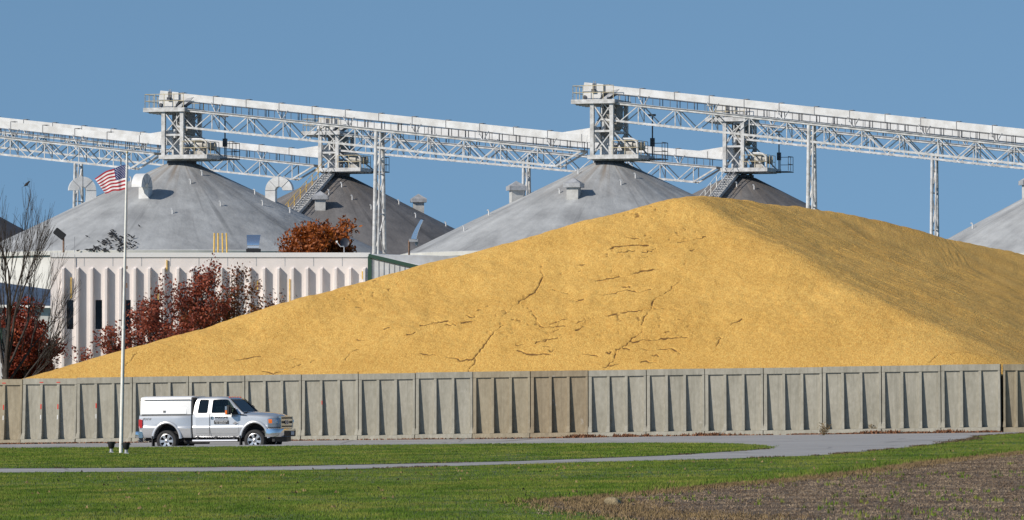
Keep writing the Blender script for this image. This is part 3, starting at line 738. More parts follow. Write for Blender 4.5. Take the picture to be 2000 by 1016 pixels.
def gooseneck(root, on_roof, az, r):
    """Square duct bent over 180 degrees, its open end turned down the roof."""
    p, t = on_roof(R(az), r)
    g = empty('gooseneck_vent', p - Vector((0, 0, .32)), t); g.parent = root
    ro, ri, w = 1.08, .30, .42
    b = MB(); secs = []
    for k in range(17):
        a = math.pi * k / 16
        c, s = math.cos(a), math.sin(a)
        secs.append([((ro if q else ri) * -c + .69, y, (ro if q else ri) * s + .95) for q, y in ((0, -w), (1, -w), (1, w), (0, w))])
    b.loft(secs); b.build('duct', M['hood_white'], g, True, angle=30)
    b = MB(); b.box(-.40, .40, -w + .01, w - .01, -.35, .95); b.build('leg', M['hood_white'], g)
    b = MB()
    for k in (4, 8, 12):
        a = math.pi * k / 16 + .0; c, s = math.cos(a), math.sin(a)
        for y in (-w - .006, w + .006):
            b.beam((ri * -c + .69, y, ri * s + .95), (ro * -c + .69, y, ro * s + .95), .03, .03)
    for y in (-w - .006, w + .006): b.beam((-.39, y, .95), (.39, y, .95), .03, .03)
    b.build('seam', M['band'], g)
def cupola(root, on_roof, az, r):
    p, t = on_roof(R(az), r)
    g = empty('box_vent', p, t + R(8)); g.parent = root; g.scale = (.9, .9, .9)
    b = MB(); b.box(-.5, .5, -.5, .5, -.4, .78); b.build('vent_box', M['vent'], g)
    b = MB(); c = .74
    b.add([(-c, -c, .72), (c, -c, .72), (c, c, .72), (-c, c, .72), (-c, -c, 1.06), (c, -c, 1.06), (c, c, 1.06), (-c, c, 1.06), (0, 0, 1.55)],
          [(3, 2, 1, 0), (0, 1, 5, 4), (1, 2, 6, 5), (2, 3, 7, 6), (3, 0, 4, 7), (4, 5, 8), (5, 6, 8), (6, 7, 8), (7, 4, 8)]); b.build('cap', M['steel_grey'], g)
def stairs(root, on_roof, az, r0, r1, rail):
    p0, t = on_roof(R(az), r0); p1, _ = on_roof(R(az), r1)
    g = empty('roof_stairs', (0, 0, 0), 0); g.parent = root
    d = (p1 - p0).normalized(); side = Vector((-d.y, d.x, 0)).normalized(); up = side.cross(d) * (1 if side.cross(d).z > 0 else -1)
    n = int((p1 - p0).length / .34)
    b = MB()
    for k in range(n):
        c = p0.lerp(p1, (k + .5) / n) + Vector((0, 0, .42))
        b.beam(c - side * .42, c + side * .42, .26, .05)
        b.beam(c - side * .42 + Vector((0, 0, -.15)), c + side * .42 + Vector((0, 0, -.15)), .03, .26)
    b.build('tread', M['steel'], g)
    for s in (-1, 1):
        b = MB(); b.beam(p0 + side * .45 * s + Vector((0, 0, .28)), p1 + side * .45 * s + Vector((0, 0, .28)), .05, .3)
        b.build('stringer', M['steel'], g)
        b = MB()
        for k in range(0, n + 1, 4):
            c = p0.lerp(p1, k / n) + side * .5 * s
            b.tube(c + Vector((0, 0, .2)), c + Vector((0, 0, 1.35)), .035 if s < 0 else .028)
        for h in (.85, 1.35): b.tube(p0 + side * .5 * s + Vector((0, 0, h)), p1 + side * .5 * s + Vector((0, 0, h)), .028)
        b.build('handrail', rail if s < 0 else M['steel_grey'], g)
b1 = bin_(355, 318, TF, 513, 'roof_light', 'large bin with pale grey cone roof and gooseneck vents, blackbirds on it', .478, [(-40, 4.2), (8, 5.0), (28, 3.4), (48, 8.5), (20, 8.8), (62, 6.5), (62, 9.6), (-4, 10.2), (-65, 4.4)])
for az in (-84, -23, 78): gooseneck(b1[0], b1[1], az, 7.2)
b2 = bin_(657, 343, TB, 530, 'roof_dark', 'dark brownish grey bin roof with stairs and yellow handrail behind the orange tree', .505, [(8, 3.3), (24, 7.3), (14, 5.6), (52, 8.6), (60, 6.2), (70, 10), (-8, 4.6)])
for az in (-11, 86): cupola(b2[0], b2[1], az, 7.1)
stairs(b2[0], b2[1], -24, 1.5, 9.5, M['yellow'])
b3 = bin_(1190, 316, TF, 513, 'roof_light', 'pale bin roof with two square vents rising behind the corn pile', .482, [(-48, 3.2), (-35, 6.6), (10, 5.2), (-70, 9.8), (-62, 12.5), (30, 4)])
for az in (-84, -22): cupola(b3[0], b3[1], az, 7.2)
b4 = bin_(1445, 345, TB, 530, 'roof_dark', 'dark bin roof with white railed stairs just above the crest of the corn', .5, [(20, 3.5), (-5, 3.0)])
stairs(b4[0], b4[1], -22, 1.5, 9.5, M['white_paint'])
b5 = bin_(2160, 314, TF, 520, 'roof_light', 'streaked grey bin roof with one square vent, cut by the picture edge', .545, [(-70, 10.5), (-30, 10)])
cupola(b5[0], b5[1], -82, 5.75)
b6 = bin_(-185, 338, TB, 530, 'shingle_dark', 'almost black bin roof glimpsed through the bare tree', .53)

def conveyor(hx, hy, tx, ty, T, label, tower_head=True, hood=True, sc=1.0):
    Tc = T - 1.0 / cu
    H = P(hx, hy, yrow(hx, Tc)); E = P(tx, ty, yrow(tx, Tc))
    L = math.hypot(E.x - H.x, E.y - H.y); dz = E.z - H.z
    root = empty('grain_conveyor', (H.x, H.y, 0), ROW, label, 'conveyor', 'inclined grain conveyors over the bins')
    pt = lambda x, y, h: Vector((x, y, H.z + dz * x / L + h))
    b = MB(); b.beam(pt(0, 0, -.28), pt(L, 0, -.28), .95, .56)
    b.build('housing', M['hood_white'], root)
    k = 1.6
    while k < L - .3:
        b = MB(); c = pt(k, 0, -.28); b.cbox(c, .045, 1.0, .62); b.cbox(c + Vector((.1, 0, .325)), .32, .7, .03); b.build('flange_band', M['band'], root); k += 2.76
    t0 = 1.4 if tower_head else 0; t1 = L - .4; tb = t1 - 2.0
    wy = .78; zt, zb = -1.32, -2.66
    b = MB()
    for y in (-wy, wy):
        b.beam(pt(t0, y, zt), pt(t1, y, zt), .16, .17); b.beam(pt(t0, y, zb), pt(tb, y, zb), .15, .16); b.beam(pt(tb, y, zb), pt(t1, y, zt), .13, .13)
    n = max(1, round((tb - t0) / 1.48)); st = (tb - t0) / n
    for y in (-wy, wy):
        for i in range(n + 1):
            x = t0 + i * st
            if i % 2 == 0: b.beam(pt(x, y, zt), pt(x, y, zb), .07, .07)
            if i < n:
                if i % 2 == 0: b.beam(pt(x, y, zt), pt(x + st, y, zb), .072, .072)
                else: b.beam(pt(x, y, zb), pt(x + st, y, zt), .072, .072)
    for i in range(0, n + 1):
        x = t0 + i * st; b.beam(pt(x, -wy, zb), pt(x, wy, zb), .06, .06); b.beam(pt(x, -wy, zt), pt(x, wy, zt), .06, .06)
        if i % 2 == 0 and i < n - 1:
            b.beam(pt(x, -wy, zb), pt(x + 2 * st, wy, zb), .05, .05); b.beam(pt(x, -wy, zt - .1), pt(x, wy, zb + .1), .04, .04)
    b.build('truss', M['steel'], root)
    b = MB(); b.beam(pt(t0, 0, zt + .11), pt(t1, 0, zt + .11), 1.9, .045); b.build('walkway_grating', M['steel_grey'], root)
    b = MB()
    x = t0
    while x < t1:
        for y in (-.93, .93): b.beam(pt(x, y, zt + .12), pt(x, y, zt + .72), .035, .035)
        for y in (-.4, .4): b.beam(pt(x + .4, y, zt + .12), pt(x + .4, y, -.5), .05, .05)
        x += 1.38
    for y in (-.93, .93): b.beam(pt(t0, y, zt + .70), pt(t1, y, zt + .70), .035, .035)
    b.build('handrail', M['steel_dark'], root)
    b = MB()
    x = 4.2
    while x < t1:
        b = MB(); b.beam(pt(x, -.5, -.5), pt(x + .55, -.8, zt), .07, .07); b.beam(pt(x + .9, -.5, -.5), pt(x + .55, -.8, zt), .07, .07); x += 5.52
        b.build('hanger', M['steel'], root)
    if tower_head:
        b = MB(); s = dz / L
        b.prism([(-.05, H.z + .05), (1.5, H.z + .05 + s * 1.5), (1.5, H.z - .75), (1.15, H.z - 1.35), (-.12, H.z - 1.35), (-.2, H.z - .6)], -.62, .62); b.build('head_housing', M['hood_white'], root, bevel=.02)
        b = MB()
        secs = []
        for a in np.linspace(0, 1, 6):
            x = 1.2 + 1.2 * (1 - a) ** 1.0; z = H.z - .62 - .85 * a ** .8
            secs.append([(x - .3, -.5, z), (x + .32, -.5, z + .12), (x + .32, .5, z + .12), (x - .3, .5, z)])
        b.loft(secs); b.build('belt_return_guard', M['steel_grey'], root)
        b = MB(); b.lathe([(0, -.68), (.16, -.68), (.16, -.62), (0, -.62)], 14, 'y', (.0, 0, H.z - 1.1)); b.build('drive_bearing', M['steel_dark'], root); b = MB(); b.cbox((.72, -.66, H.z - .35), .18, .08, .6); b.cbox((.72, -.70, H.z - .62), .3, .2, .26); b.build('take_up_unit', M['steel_dark'], root)
        b = MB()
        for x in (.72, .86): b.beam((x, -.66, H.z - .5), (x, -.66, H.z + .12), .045, .045)
        b.build('inspection_hatch', M['band'], root)
    if hood:
        b = MB(); b.prism([(L - 2.0, E.z + dz / L * -2.0 + .0), (L + .95, E.z + .62), (L + 1.0, E.z - .56), (L, E.z - .56)], -.46, .46); b.build('inlet_hood', M['hood_white'], root)
    return root
conveyor(-560, 177, 318, 270, TF, 'upper conveyor leaving the first tower, truss crossing behind the flag', False)
conveyor(320, 179, 1150, 264, TF, 'long conveyor from the first tower down to the middle tower above the orange tree', True)
conveyor(1147, 163, 2160, 269, TF, 'highest conveyor running from the middle tower above the corn pile', True, False)
conveyor(-700, 155, 628, 296, TB, 'rear conveyor passing behind the first tower to the second tower', False)
conveyor(628, 231, 1413, 299, TB, 'rear conveyor between the two rear towers, mostly hidden by the long one', True)
conveyor(1407, 206, 2200, 287, TB, 'rear conveyor starting at the last tower, hidden behind the highest one', True, False)

def tower(bn, px_top, py_top, py_low, T, label):
    root_b, _, a, _ = bn
    root = empty('conveyor_tower', (a.x, a.y, 0), ROW, label, 'tower', 'steel transfer towers on the bin tops')
    zt = P(px_top, py_top, a.y).z; zl = P(px_top, py_low, a.y).z
    X0, X1, Y0, Y1 = -.78, .78, -1.9, 1.9
    for x in (X0, X1):
        for y in (Y0, Y1):
            b = MB(); b.box(x - .15, x + .15, y - .15, y + .15, zl, zt); b.build('column', M['steel'], root)
    zm = zl + .47 * (zt - zl)
    b = MB()
    for y in (Y0, Y1):
        b.beam((X0, y, zm), (X1, y, zm), .13, .16)
        for z0, z1 in ((zl + .1, zm), (zm, zt - .1)):
            b.beam((X0, y - .03, z1), (X1, y - .03, z0), .09, .09); b.beam((X0, y + .08, z0), (X1, y + .08, z1), .07, .07)
    for x in (X0, X1):
        b.beam((x, Y0, zm), (x, Y1, zm), .13, .16)
        for z0, z1 in ((zl + .1, zm), (zm, zt - .1)):
            b.beam((x - .02, Y0, z0), (x - .02, Y1, z1), .09, .09); b.beam((x + .08, Y0, z1), (x + .08, Y1, z0), .09, .09)
    for y in (Y0, Y1): b.beam((X1, y, zm + .1), (2.75, y, zl + .1), .09, .1)
    b.build('bracing', M['steel'], root)
    # decks
    for x0, x1, z in ((-2.3, 1.0, zt), (-.98, 2.9, zl)):
        b = MB(); b.box(x0, x1, -2.15, 2.15, z - .02, z + .05); b.build('deck_grating', M['steel_dark'], root)
        b = MB(); b.box(x0, x1, -2.24, -2.12, z - .15, z + .17); b.box(x0, x1, 2.12, 2.24, z - .15, z + .17); b.box(x0 - .1, x0 - .001, -2.24, 2.24, z - .15, z + .17); b.box(x1 + .001, x1 + .1, -2.24, 2.24, z - .15, z + .17)
        for y in (-1.2, -.4, .4, 1.2): b.box(x0, x1, y - .06, y + .06, z - .24, z - .03)
        b.build('edge_beam', M['steel'], root)
    b = MB(); b.box(3.01, 4.1, .6, 2.2, zl - .12, zl - .04); b.build('side_landing', M['steel_dark'], root)
    def rails(name, pts, z, m, h=1.08):
        b = MB()
        for (xa, ya), (xb, yb) in zip(pts, pts[1:]):
            n = max(1, round(math.hypot(xb - xa, yb - ya) / .85))
            for k in range(n + 1):
                x, y = xa + (xb - xa) * k / n, ya + (yb - ya) * k / n; b.tube((x, y, z), (x, y, z + h), .026, None, 5)
            for hh in (.55, h): b.tube((xa, ya, z + hh), (xb, yb, z + hh), .026, None, 5)
        b.build(name, m, root)
    rails('guard_rail', [(1.0, -2.2), (-2.25, -2.2), (-2.25, 2.2), (1.0, 2.2)], zt + .15, M['beige_rail'])
    rails('guard_rail', [(.9, -2.2), (2.95, -2.2), (2.95, .5)], zl + .15, M['beige_rail'])
    rails('landing_rail', [(2.95, 2.2), (4.05, 2.2), (4.05, .65)], zl, M['steel_dark'], 1.2)
    # hopper and spout
    b = MB(); b.box(-.35, .95, -1.2, .5, zt - 1.9, zt - .1); b.build('hopper', M['hopper'], root)
    b = MB(); q = lambda s, cx, cy, z: [(cx - s, cy - s, z), (cx + s, cy - s, z), (cx + s, cy + s, z), (cx - s, cy + s, z)]
    b.loft([[(-.36, -1.21, zt - 1.9), (.96, -1.21, zt - 1.9), (.96, .51, zt - 1.9), (-.36, .51, zt - 1.9)], q(.3, .1, -.6, zl + 1.5)]); b.build('hopper_cone', M['hopper'], root)
    b = MB(); b.tube((.1, -.6, zl + 1.6), (-.3, -1.0, zl + .9), .26, None, 10); b.cbox((.1, -.5, zl + .55), 1.1, 1.0, .9); b.build('spout', M['hood_white'], root)
    b = MB(); b.tube((-.1, -1.25, zt - 1.5), (-.1, -1.25, zt - 2.2), .2, None, 10); b.add([], []); b.build('dust_pipe', M['hood_white'], root)
    # drive
    b = MB(); b.tube((1.3, -.9, zl + .95), (2.2, -.9, zl + .95), .36, None, 14); b.box(1.2, 2.3, -1.25, -.55, zl + .12, zl + .5); b.tube((2.2, -.9, zl + .95), (2.65, -.9, zl + .95), .25, None, 12)
    b.build('drive_motor', M['beige_machine'], root)
    b = MB(); b.box(1.25, 1.9, .1, .9, zl + .1, zl + 1.3); b.tube((2.2, .4, zl + .9), (2.7, .4, zl + .9), .33, None, 12); b.build('gear_box', M['beige_machine'], root)
    b = MB(); pts = [Vector((2.1 + .6 * math.sin(t), -1.4, zl + .9 + .5 * math.cos(t))) for t in np.linspace(0, math.pi / 2, 7)]
    b.path([Vector((1.2, -1.4, zl + 1.4))] + pts + [Vector((2.7, -1.4, zl + .2))], .09, 8); b.build('vent_duct', M['hood_white'], root)
    b = MB(); b.tube((2.85, 2.1, zl), (2.85, 2.1, zl + 3.4), .06, None, 6); b.box(2.7, 3.0, 1.95, 2.25, zl + .95, zl + 1.6); b.box(2.4, 3.1, 2.0, 2.2, zl + 3.3, zl + 3.45); b.build('mast', M['steel_dark'], root)
    # legs to the bin collar
    b = MB()
    for x in (-.7, .0, .7):
        for y in (-.9, .9): b.box(x - .12, x + .12, y - .12, y + .12, a.z - .3, zl - .24)
    b.lathe([(1.18, a.z - .2), (1.18, a.z + .12), (0, a.z + .12)], 24); b.build('collar', M['steel_dark'], root)
    return root
tower(b1, 351, 217, 309, TF, 'first steel transfer tower on the bin with blackbirds, nearest the flag')
tower(b2, 657, 262, 334, TB, 'transfer tower above the yellow railed stairs, partly behind the long conveyor')
tower(b3, 1185, 201, 309, TF, 'tallest transfer tower, standing on the middle pale bin left of the corn crest'.replace(' left of', ' beside'))
tower(b4, 1440, 236, 334, TB, 'transfer tower behind the corn crest with white railed stairs below')

def bent(px, py, T, w, label, wid=(.75, 1.75), r=.15):
    Y = yrow(px, T); p = P(px, py, Y)
    root = empty('conveyor_support', (p.x, p.y, 0), ROW, label, 'support tower', 'braced legs carrying the conveyors')
    H = p.z; g0 = .0
    hw = lambda z: wid[0] + (wid[1] - wid[0]) * (H - z) / H * 1.15
    for s in (-1, 1):
        b = MB(); b.tube((0, s * hw(g0), g0), (0, s * hw(H), H), r, r, 10)
        if s < 0: b.tube((.34, s * hw(g0), g0), (.34, s * hw(H), H), r * .55, None, 8)
        b.build('leg', M['steel'], root, True)
    b = MB(); z = H - .2; st = 3.1
    while z > st:
        b.beam((0, -hw(z), z), (0, hw(z), z), .08, .1)
        b.beam((0, -hw(z), z), (0, hw(z - st), z - st), .07, .09); b.beam((.06, hw(z), z), (.06, -hw(z - st), z - st), .09, .1)
        z -= st
    b.build('brace', M['steel'], root); return root
bent(741, 258, TF - 1, 1, 'tall braced support legs rising behind the white building end')
bent(1585, 240, TF - 1, 1, 'thick braced support legs rising from behind the corn just past the crest')
bent(153, 320, TB - 1, 1, 'thin support legs behind the round gooseneck vent by the bare tree', r=.13)
bent(1028, 313, TB - 1, 1, 'thin support legs standing behind the middle pale bin roof', r=.13)
bent(1825, 300, TB - 1, 1, 'support legs nearest the streaked bin at the picture edge', r=.14)

# ---------------------------------------------------------------- cream building with fins
BY = 300.0; bs = F / BY
bx0, bx1 = P(99, 497, BY).x, P(722, 497, BY).x; bz = P(400, 497, BY).z
bld = empty('office_building', ((bx0 + bx1) / 2, BY, 0), 0, 'cream concrete building with vertical fins and narrow dark windows', 'building')
ox = -(bx0 + bx1) / 2
X = lambda px: P(px, 497, BY).x + ox
Zp = lambda py: P(400, py, BY).z
def seg(x0, x1, z0, z1, nm='wall', m='cream'):
    pass
win_px = [137, 193, 249, 305, 361]; wz0, wz1 = Zp(643), Zp(586)
b = MB(); ex = [X(99)]
for c in win_px: ex += [X(c - 6.6), X(c + 6.6)]
ex.append(X(722))
for k in range(0, len(ex), 2): b.box(ex[k], ex[k + 1], 0, 14, 0, bz - .02)
for c in win_px:
    b.box(X(c - 6.6), X(c + 6.6), 0, 14, 0, wz0); b.box(X(c - 6.6), X(c + 6.6), 0, 14, wz1, bz - .02); b.box(X(c - 6.6), X(c + 6.6), .5, 14, wz0, wz1)
b.build('wall', M['cream'], bld, fix=False)
for c in win_px:
    b = MB(); b.box(X(c - 6.6), X(c + 6.6), .20, .26, wz0, wz1); o = b.build('window', M['window'], bld)
    b = MB(); b.box(X(c - 6.6), X(c - 5.8), .12, .19, wz0, wz1); b.box(X(c + 5.8), X(c + 6.6), .12, .19, wz0, wz1); b.build('window_frame', M['black'], o)
b = MB(); b.box(X(98.2), X(723), -.055, 14.1, bz - .02, bz + .10); b.box(X(98.2), X(723), -.06, -.02, bz - .16, bz + .101); b.build('coping', M['coping'], bld)
for k, px in enumerate(np.arange(121.5, 722, 28.0)):
    b = MB(); x = X(px + 0.0); d = .28
    zt_ = Zp(522)
    # a tapering fin: flat front, sloping top
    b.add([(x - .0, -.002, 0), (x + .16, -.002, 0), (x + .12, -d, 0), (x + .0, -d, 0), (x, -.002, zt_), (x + .16, -.002, zt_), (x + .12, -d, zt_ - .10), (x, -d, zt_ - .10)],
          [(3, 2, 1, 0), (0, 1, 5, 4), (1, 2, 6, 5), (2, 3, 7, 6), (3, 0, 4, 7), (4, 5, 6, 7)])
    b.build('fin', M['cream'], bld)
b = MB()
for px in np.arange(164.5, 722, 56.0): b.box(X(px) - .018, X(px) + .018, -.006, .004, Zp(520), bz - .17)
b.build('panel_seam', M['steel_grey'], bld)
for px, y0, y1 in ((139, 542, 583), (326, 508, 530), (309, 566, 586), (503, 548, 566), (566, 545, 600), (708, 530, 545)):  # yellow reflections on the facade, built as thin yellow-painted strips
    b = MB(); b.beam((X(px), -.05, Zp(y1)), (X(px), -.05, Zp(y0)), .06, .06); b.build('yellow_reflection_strip', M['yellow'], bld)
b = MB(); pts = [Vector((X(146 + 2.0 * math.sin(t * 3) - 3 * t), -.05, Zp(497) - t * 2.4)) for t in np.linspace(0, 1, 8)]; b.path(pts, .02, 4)
b.tube((X(145), .2, bz), (X(145), .2, bz + 1.0), .02, None, 5); b.build('drop_cable', M['steel_grey'], bld)
# things on the roof
def floodlight(px, py0, py1, kind, label):
    Y = BY + 3; p0 = P(px, py0, Y); z1 = P(px, py1, Y).z
    root = empty('floodlight', (p0.x, Y, bz - .0), 0, label, 'floodlight', 'floodlights on the building roof')
    h = z1 - bz
    b = MB(); b.tube((0, 0, 0), (0, 0, h), .055, None, 8); b.build('pole', M['rust'], root)
    if kind == 'back':
        g = MB(); g.T = Matrix.Translation((-.22, 0, h + .18)) @ Matrix.Rotation(R(38), 4, 'Y'); g.box(-.34, .34, -.16, .16, -.2, .2); g.build('lamp_head', M['black'], root, bevel=.03)
        b = MB(); b.path([Vector((0, 0, h - .05)), Vector((-.02, 0, h + .1)), Vector((-.14, 0, h + .22))], .06, 8); b.build('bracket', M['black'], root)
    elif kind == 'front':
        g = MB(); secs = []
        for t in np.linspace(0, 1, 7):
            z = h + .06 + .78 * t; y = -.25 + .42 * t - .22 * math.sin(math.pi * t); w = .32 + .08 * t
            secs.append([(-w, y, z), (w, y, z), (w, y + .1, z + .02), (-w, y + .1, z + .02)])
        g.loft(secs); g.build('reflector', M['lamp_metal'], root, True)
        b = MB(); b.box(-.40, .42, -.36, .1, h - .14, h + .05); b.build('lamp_housing', M['black'], root, bevel=.02)
    else:
        g = MB(); secs = []
        for t in np.linspace(0, 1, 9):
            z = h + .1 + 1.1 * t; x = .12 + .55 * t ** 1.3; w = .30 * (1 - .55 * t)
            secs.append([(x, -.26, z), (x + w, -.26, z - .04), (x + w, .26, z - .04), (x, .26, z)])
        g.loft(secs); g.build('reflector', M['lamp_metal'], root, True)
        b = MB(); b.box(.0, .5, -.24, .24, h - .08, h + .09); b.tube((.42, 0, h - .02), (.42, 0, h - .3), .11, .06, 8); b.build('lamp_housing', M['steel_grey'], root)
floodlight(124, 497, 463, 'back', 'black floodlight seen from behind on a rusty pole at the roof corner')
floodlight(495, 497, 488, 'front', 'shiny square floodlight facing the yard between the yellow pipes and orange tree')
floodlight(799, 497, 470, 'side', 'shiny floodlight tilted upward on a brown pole by the green trimmed shed')
for k, (px, lab) in enumerate([(418, 'yellow roof pipe, outermost of four toward the flagpole'), (426, 'yellow roof pipe, second of four from the flagpole side'), (435, 'yellow roof pipe, third of four from the flagpole side'), (443.5, 'yellow roof pipe, outermost of four toward the shiny floodlight')]):
    p = P(px, 497, BY + 2); b = MB(); b.tube((0, 0, 0), (.02 - .02 * k, 0, 42 / bs), .045, None, 8); b.tube((0, 0, 0), (0, 0, .06), .09, None, 8)
    o = b.build('roof_pipe', M['yellow'], None, True); o.location = (p.x, BY + 2, bz + .05); tag(o, lab, 'pipe', 'yellow pipes on the building roof')
p = P(672, 497, BY + 2)
sd = empty('satellite_dish', (p.x, BY + 2, bz), R(0), 'dark round satellite dish on the roof beside the orange tree', 'satellite dish')
b = MB(); b.T = Matrix.Translation((.03, 0, .72)) @ Matrix.Rotation(R(12), 4, 'Z') @ Matrix.Rotation(R(-10), 4, 'X'); b.lathe([(0, .06), (.14, .045), (.25, 0), (.27, -.02), (.25, .02), (.14, .075), (0, .09)], 24, 'y'); b.build('reflector', M['dish'], sd, True)
b = MB(); b.tube((0, .1, 0), (0, .1, .62), .03, None, 6); b.build('mast', M['steel_grey'], sd)
b = MB(); b.path([Vector((.0, -.02, .5)), Vector((-.2, -.25, .5)), Vector((-.38, -.42, .72))], .028, 6); b.cbox((-.4, -.45, .76), .1, .14, .1); b.build('feed_arm', M['white_paint'], sd)
# metal shed with green trim at the building's end
SY = 296.0; s0 = P(721.5, 497.5, SY); s1 = P(812, 519, SY)
shed = empty('metal_shed', (s0.x, SY, 0), 0, 'white ribbed metal shed with dark green trim beside the cream building', 'shed')
dx = s1.x - s0.x; zz0, zz1 = s0.z, s1.z
b = MB(); q = [(0, 0), (dx * 1.6, 0), (dx * 1.6, zz0 + (zz1 - zz0) * 1.6 - .02), (0, zz0 - .02)]; b.prism(q, 0, 3); b.build('wall', M['hood_white'], shed)
b = MB()
for k in range(14):
    x = .22 + k * .29; zt_ = zz0 + (zz1 - zz0) * x / dx - .12
    if x < dx * 1.55: b.box(x - .022, x + .022, -.02, -.001, 0, zt_)
b.build('siding_rib', M['steel_grey'], shed)
b = MB(); b.beam((-.05, -.06, zz0 - .05), (dx * 1.62, -.06, zz0 + (zz1 - zz0) * 1.62 - .05), .1, .2); b.box(-.09, .12, -.05, .02, 0, zz0 - .1); b.build('trim', M['green'], shed)
b = MB(); e = P(905, 500.5, SY + 1.2); b.add([(-.1, .2, zz0 + .0), (dx * 1.62, .2, zz0 + (zz1 - zz0) * 1.62 + .0), (e.x - s0.x, 1.2, e.z - .9), (e.x - s0.x, 1.2, e.z), (.0, 1.2, zz0 + .06)], [(0, 1, 2, 3), (0, 3, 4)]); b.build('roof', M['hood_white'], shed, fix=False)
# blue grey roofed shed behind the bare tree
GY = 335.0; a = P(12, 536, GY); c = P(110, 566, GY); d = P(110, 598, GY)
gs = empty('grey_roofed_shed', (a.x, GY, 0), 0, 'low shed with blue grey metal roof behind the bare tree', 'shed')
w = c.x - a.x; low = P(10, 590, GY).z
b = MB(); b.add([(-8, 6, a.z + .6), (w, 6, c.z), (w, 0, d.z), (-8, 0, low)], [(0, 3, 2, 1)]); b.build('roof', M['grey_roof'], gs)
b = MB(); b.box(-8, w - .3, .6, 5.5, 0, d.z - .1); b.build('wall', M['bin_wall'], gs)
b = MB()
for x in np.arange(-6, w, 2.2): b.beam((x, .0, low - (low - d.z) * max(0, (x + 8) / (w + 8)) + .03), (x, 6, a.z + .6 - (a.z + .6 - c.z) * (x + 8) / (w + 8) + .03), .06, .05)
b.build('roof_rib', M['steel_grey'], gs)
# white door-like board at the frame's edge, by the tree
p0 = P(-20, 735, 262.0); p1 = P(7.5, 687, 262.0); p2 = P(1.5, 640, 262.0)
vb = empty('storage_box', (p0.x, 262, 0), 0, 'white and green storage container standing beside the bare tree trunk', 'container')
b = MB(); b.box(-2, p1.x - p0.x, 0, 2, 0, p1.z); b.build('body', M['hood_white'], vb)
b = MB(); b.box(-2, p2.x - p0.x + .06, -.05, 2.1, p1.z + .01, p2.z); b.build('lid', M['green'], vb)

# ---------------------------------------------------------------- blackbirds on the roof
def bird_mesh():
    b = MB()
    prof = [(-.16, .0, .0), (-.11, .035, .0), (-.04, .065, .015), (.04, .06, .03), (.09, .04, .055), (.13, .038, .075), (.165, .02, .075), (.20, .004, .07)]
    secs = [[(x, r * math.cos(t), z + r * math.sin(t) + .07) for t in np.linspace(0, 2 * math.pi, 8, endpoint=False)] for x, r, z in prof]
    b.loft(secs); b.add([(-.13, -.03, .065), (-.13, .03, .065), (-.27, .045, .035), (-.27, -.045, .035)], [(0, 1, 2, 3)])
    for s in (-1, 1): b.tube((.0, .025 * s, .04), (.01, .025 * s, -.04), .006, None, 4)
    return b.build('blackbird', M['bird'], None, True)
bp = bird_mesh(); first = True
pts = []
for cx, cy, sx, sy, n in ((196, 488, 9, 5, 14), (178, 492, 9, 3, 8), (217, 456, 6, 7, 13), (226, 468, 11, 6, 14), (245, 482, 12, 7, 14), (206, 478, 9, 6, 12), (252, 466, 9, 8, 6), (232, 486, 8, 5, 6)):
    for _ in range(int(n * 1.35)):
        x, y = random.gauss(cx, sx * .8), random.gauss(cy, sy * .8)
        if 150 < x < 268 and 444 < y < 496 and y > 500 - (x - 145) * .62 - 5: pts.append((x, y, None))
pts += [(170, 463.5, 'lone blackbird apart from the flock, nearer the black floodlight'), (271.5, 443, 'lone blackbird apart from the flock, past the flagpole')]
root_b, onr, ap, sl = b1
for x, y, lab in pts:
    d = P(x, y, ap.y - 10) - Vector((0, 0, ZC)); d /= d.y
    Yv = np.arange(ap.y - 17, ap.y, .03); Xv = d.x * Yv; Zv = ZC + d.z * Yv
    k = np.argmax(Zv <= ap.z - sl * (np.hypot(Xv - ap.x, Yv - ap.y) - 1.2) + .03)
    o = bp if first else bp.copy()
    if not first: COL.objects.link(o)
    first = False
    o.location = (Xv[k], Yv[k], Zv[k] + .01); o.rotation_euler = (0, R(random.uniform(-30, 20)), random.choice((R(-160), R(20), R(170))) + random.uniform(-.6, .6)); s = random.uniform(.75, .95); o.scale = (s, s, s)
    tag(o, lab or 'small blackbird in the flock resting on the pale bin roof', 'bird', 'blackbirds resting on the bin roof')

# ---------------------------------------------------------------- flagpole, flag and its lights
FPp = GP(236, 886.5); FY = FPp.y
tp = P(248, 300, FY)
fp = empty('flagpole', FPp, 0, 'tall white flagpole leaning slightly on the lawn island', 'flagpole')
b = MB(); tl = tp - FPp; b.tube((0, 0, -.1), tl * .42, .062, .052, 12); b.tube(tl * .42, tl, .047, .032, 12); b.tube(tl * .415, tl * .425, .066, None, 12); b.build('pole', M['white_paint'], fp, True)
b = MB(); b.lathe([(0, -.05), (.035, -.04), (.05, 0), (.035, .04), (0, .05)], 12, 'z', tuple(tl + Vector((0, 0, .04)))); b.build('finial', M['beige_rail'], fp, True)
b = MB(); b.tube(tl * .012 + Vector((.07, -.02, 0)), tl * .98 + Vector((.05, -.02, 0)), .008, None, 4); b.cbox(tl * .56 + Vector((.08, -.02, 0)), .05, .03, .16); b.cbox(tl * .62 + Vector((.08, -.02, 0)), .04, .03, .1); b.build('halyard', M['rust'], fp)
M['flag_red'] = mat('flag_red_cloth', (.30, .010, .022), .85); M['flag_white'] = mat('flag_white_cloth', (.62, .61, .63), .85); M['flag_blue'] = mat('flag_blue_cloth', (.010, .022, .105), .85)
TRc, BRc, TLc, BLc = P(249, 321.5, FY), P(246.5, 371, FY), P(185, 348, FY + .75), P(206, 378, FY + .6)
nu, nv = 44, 39
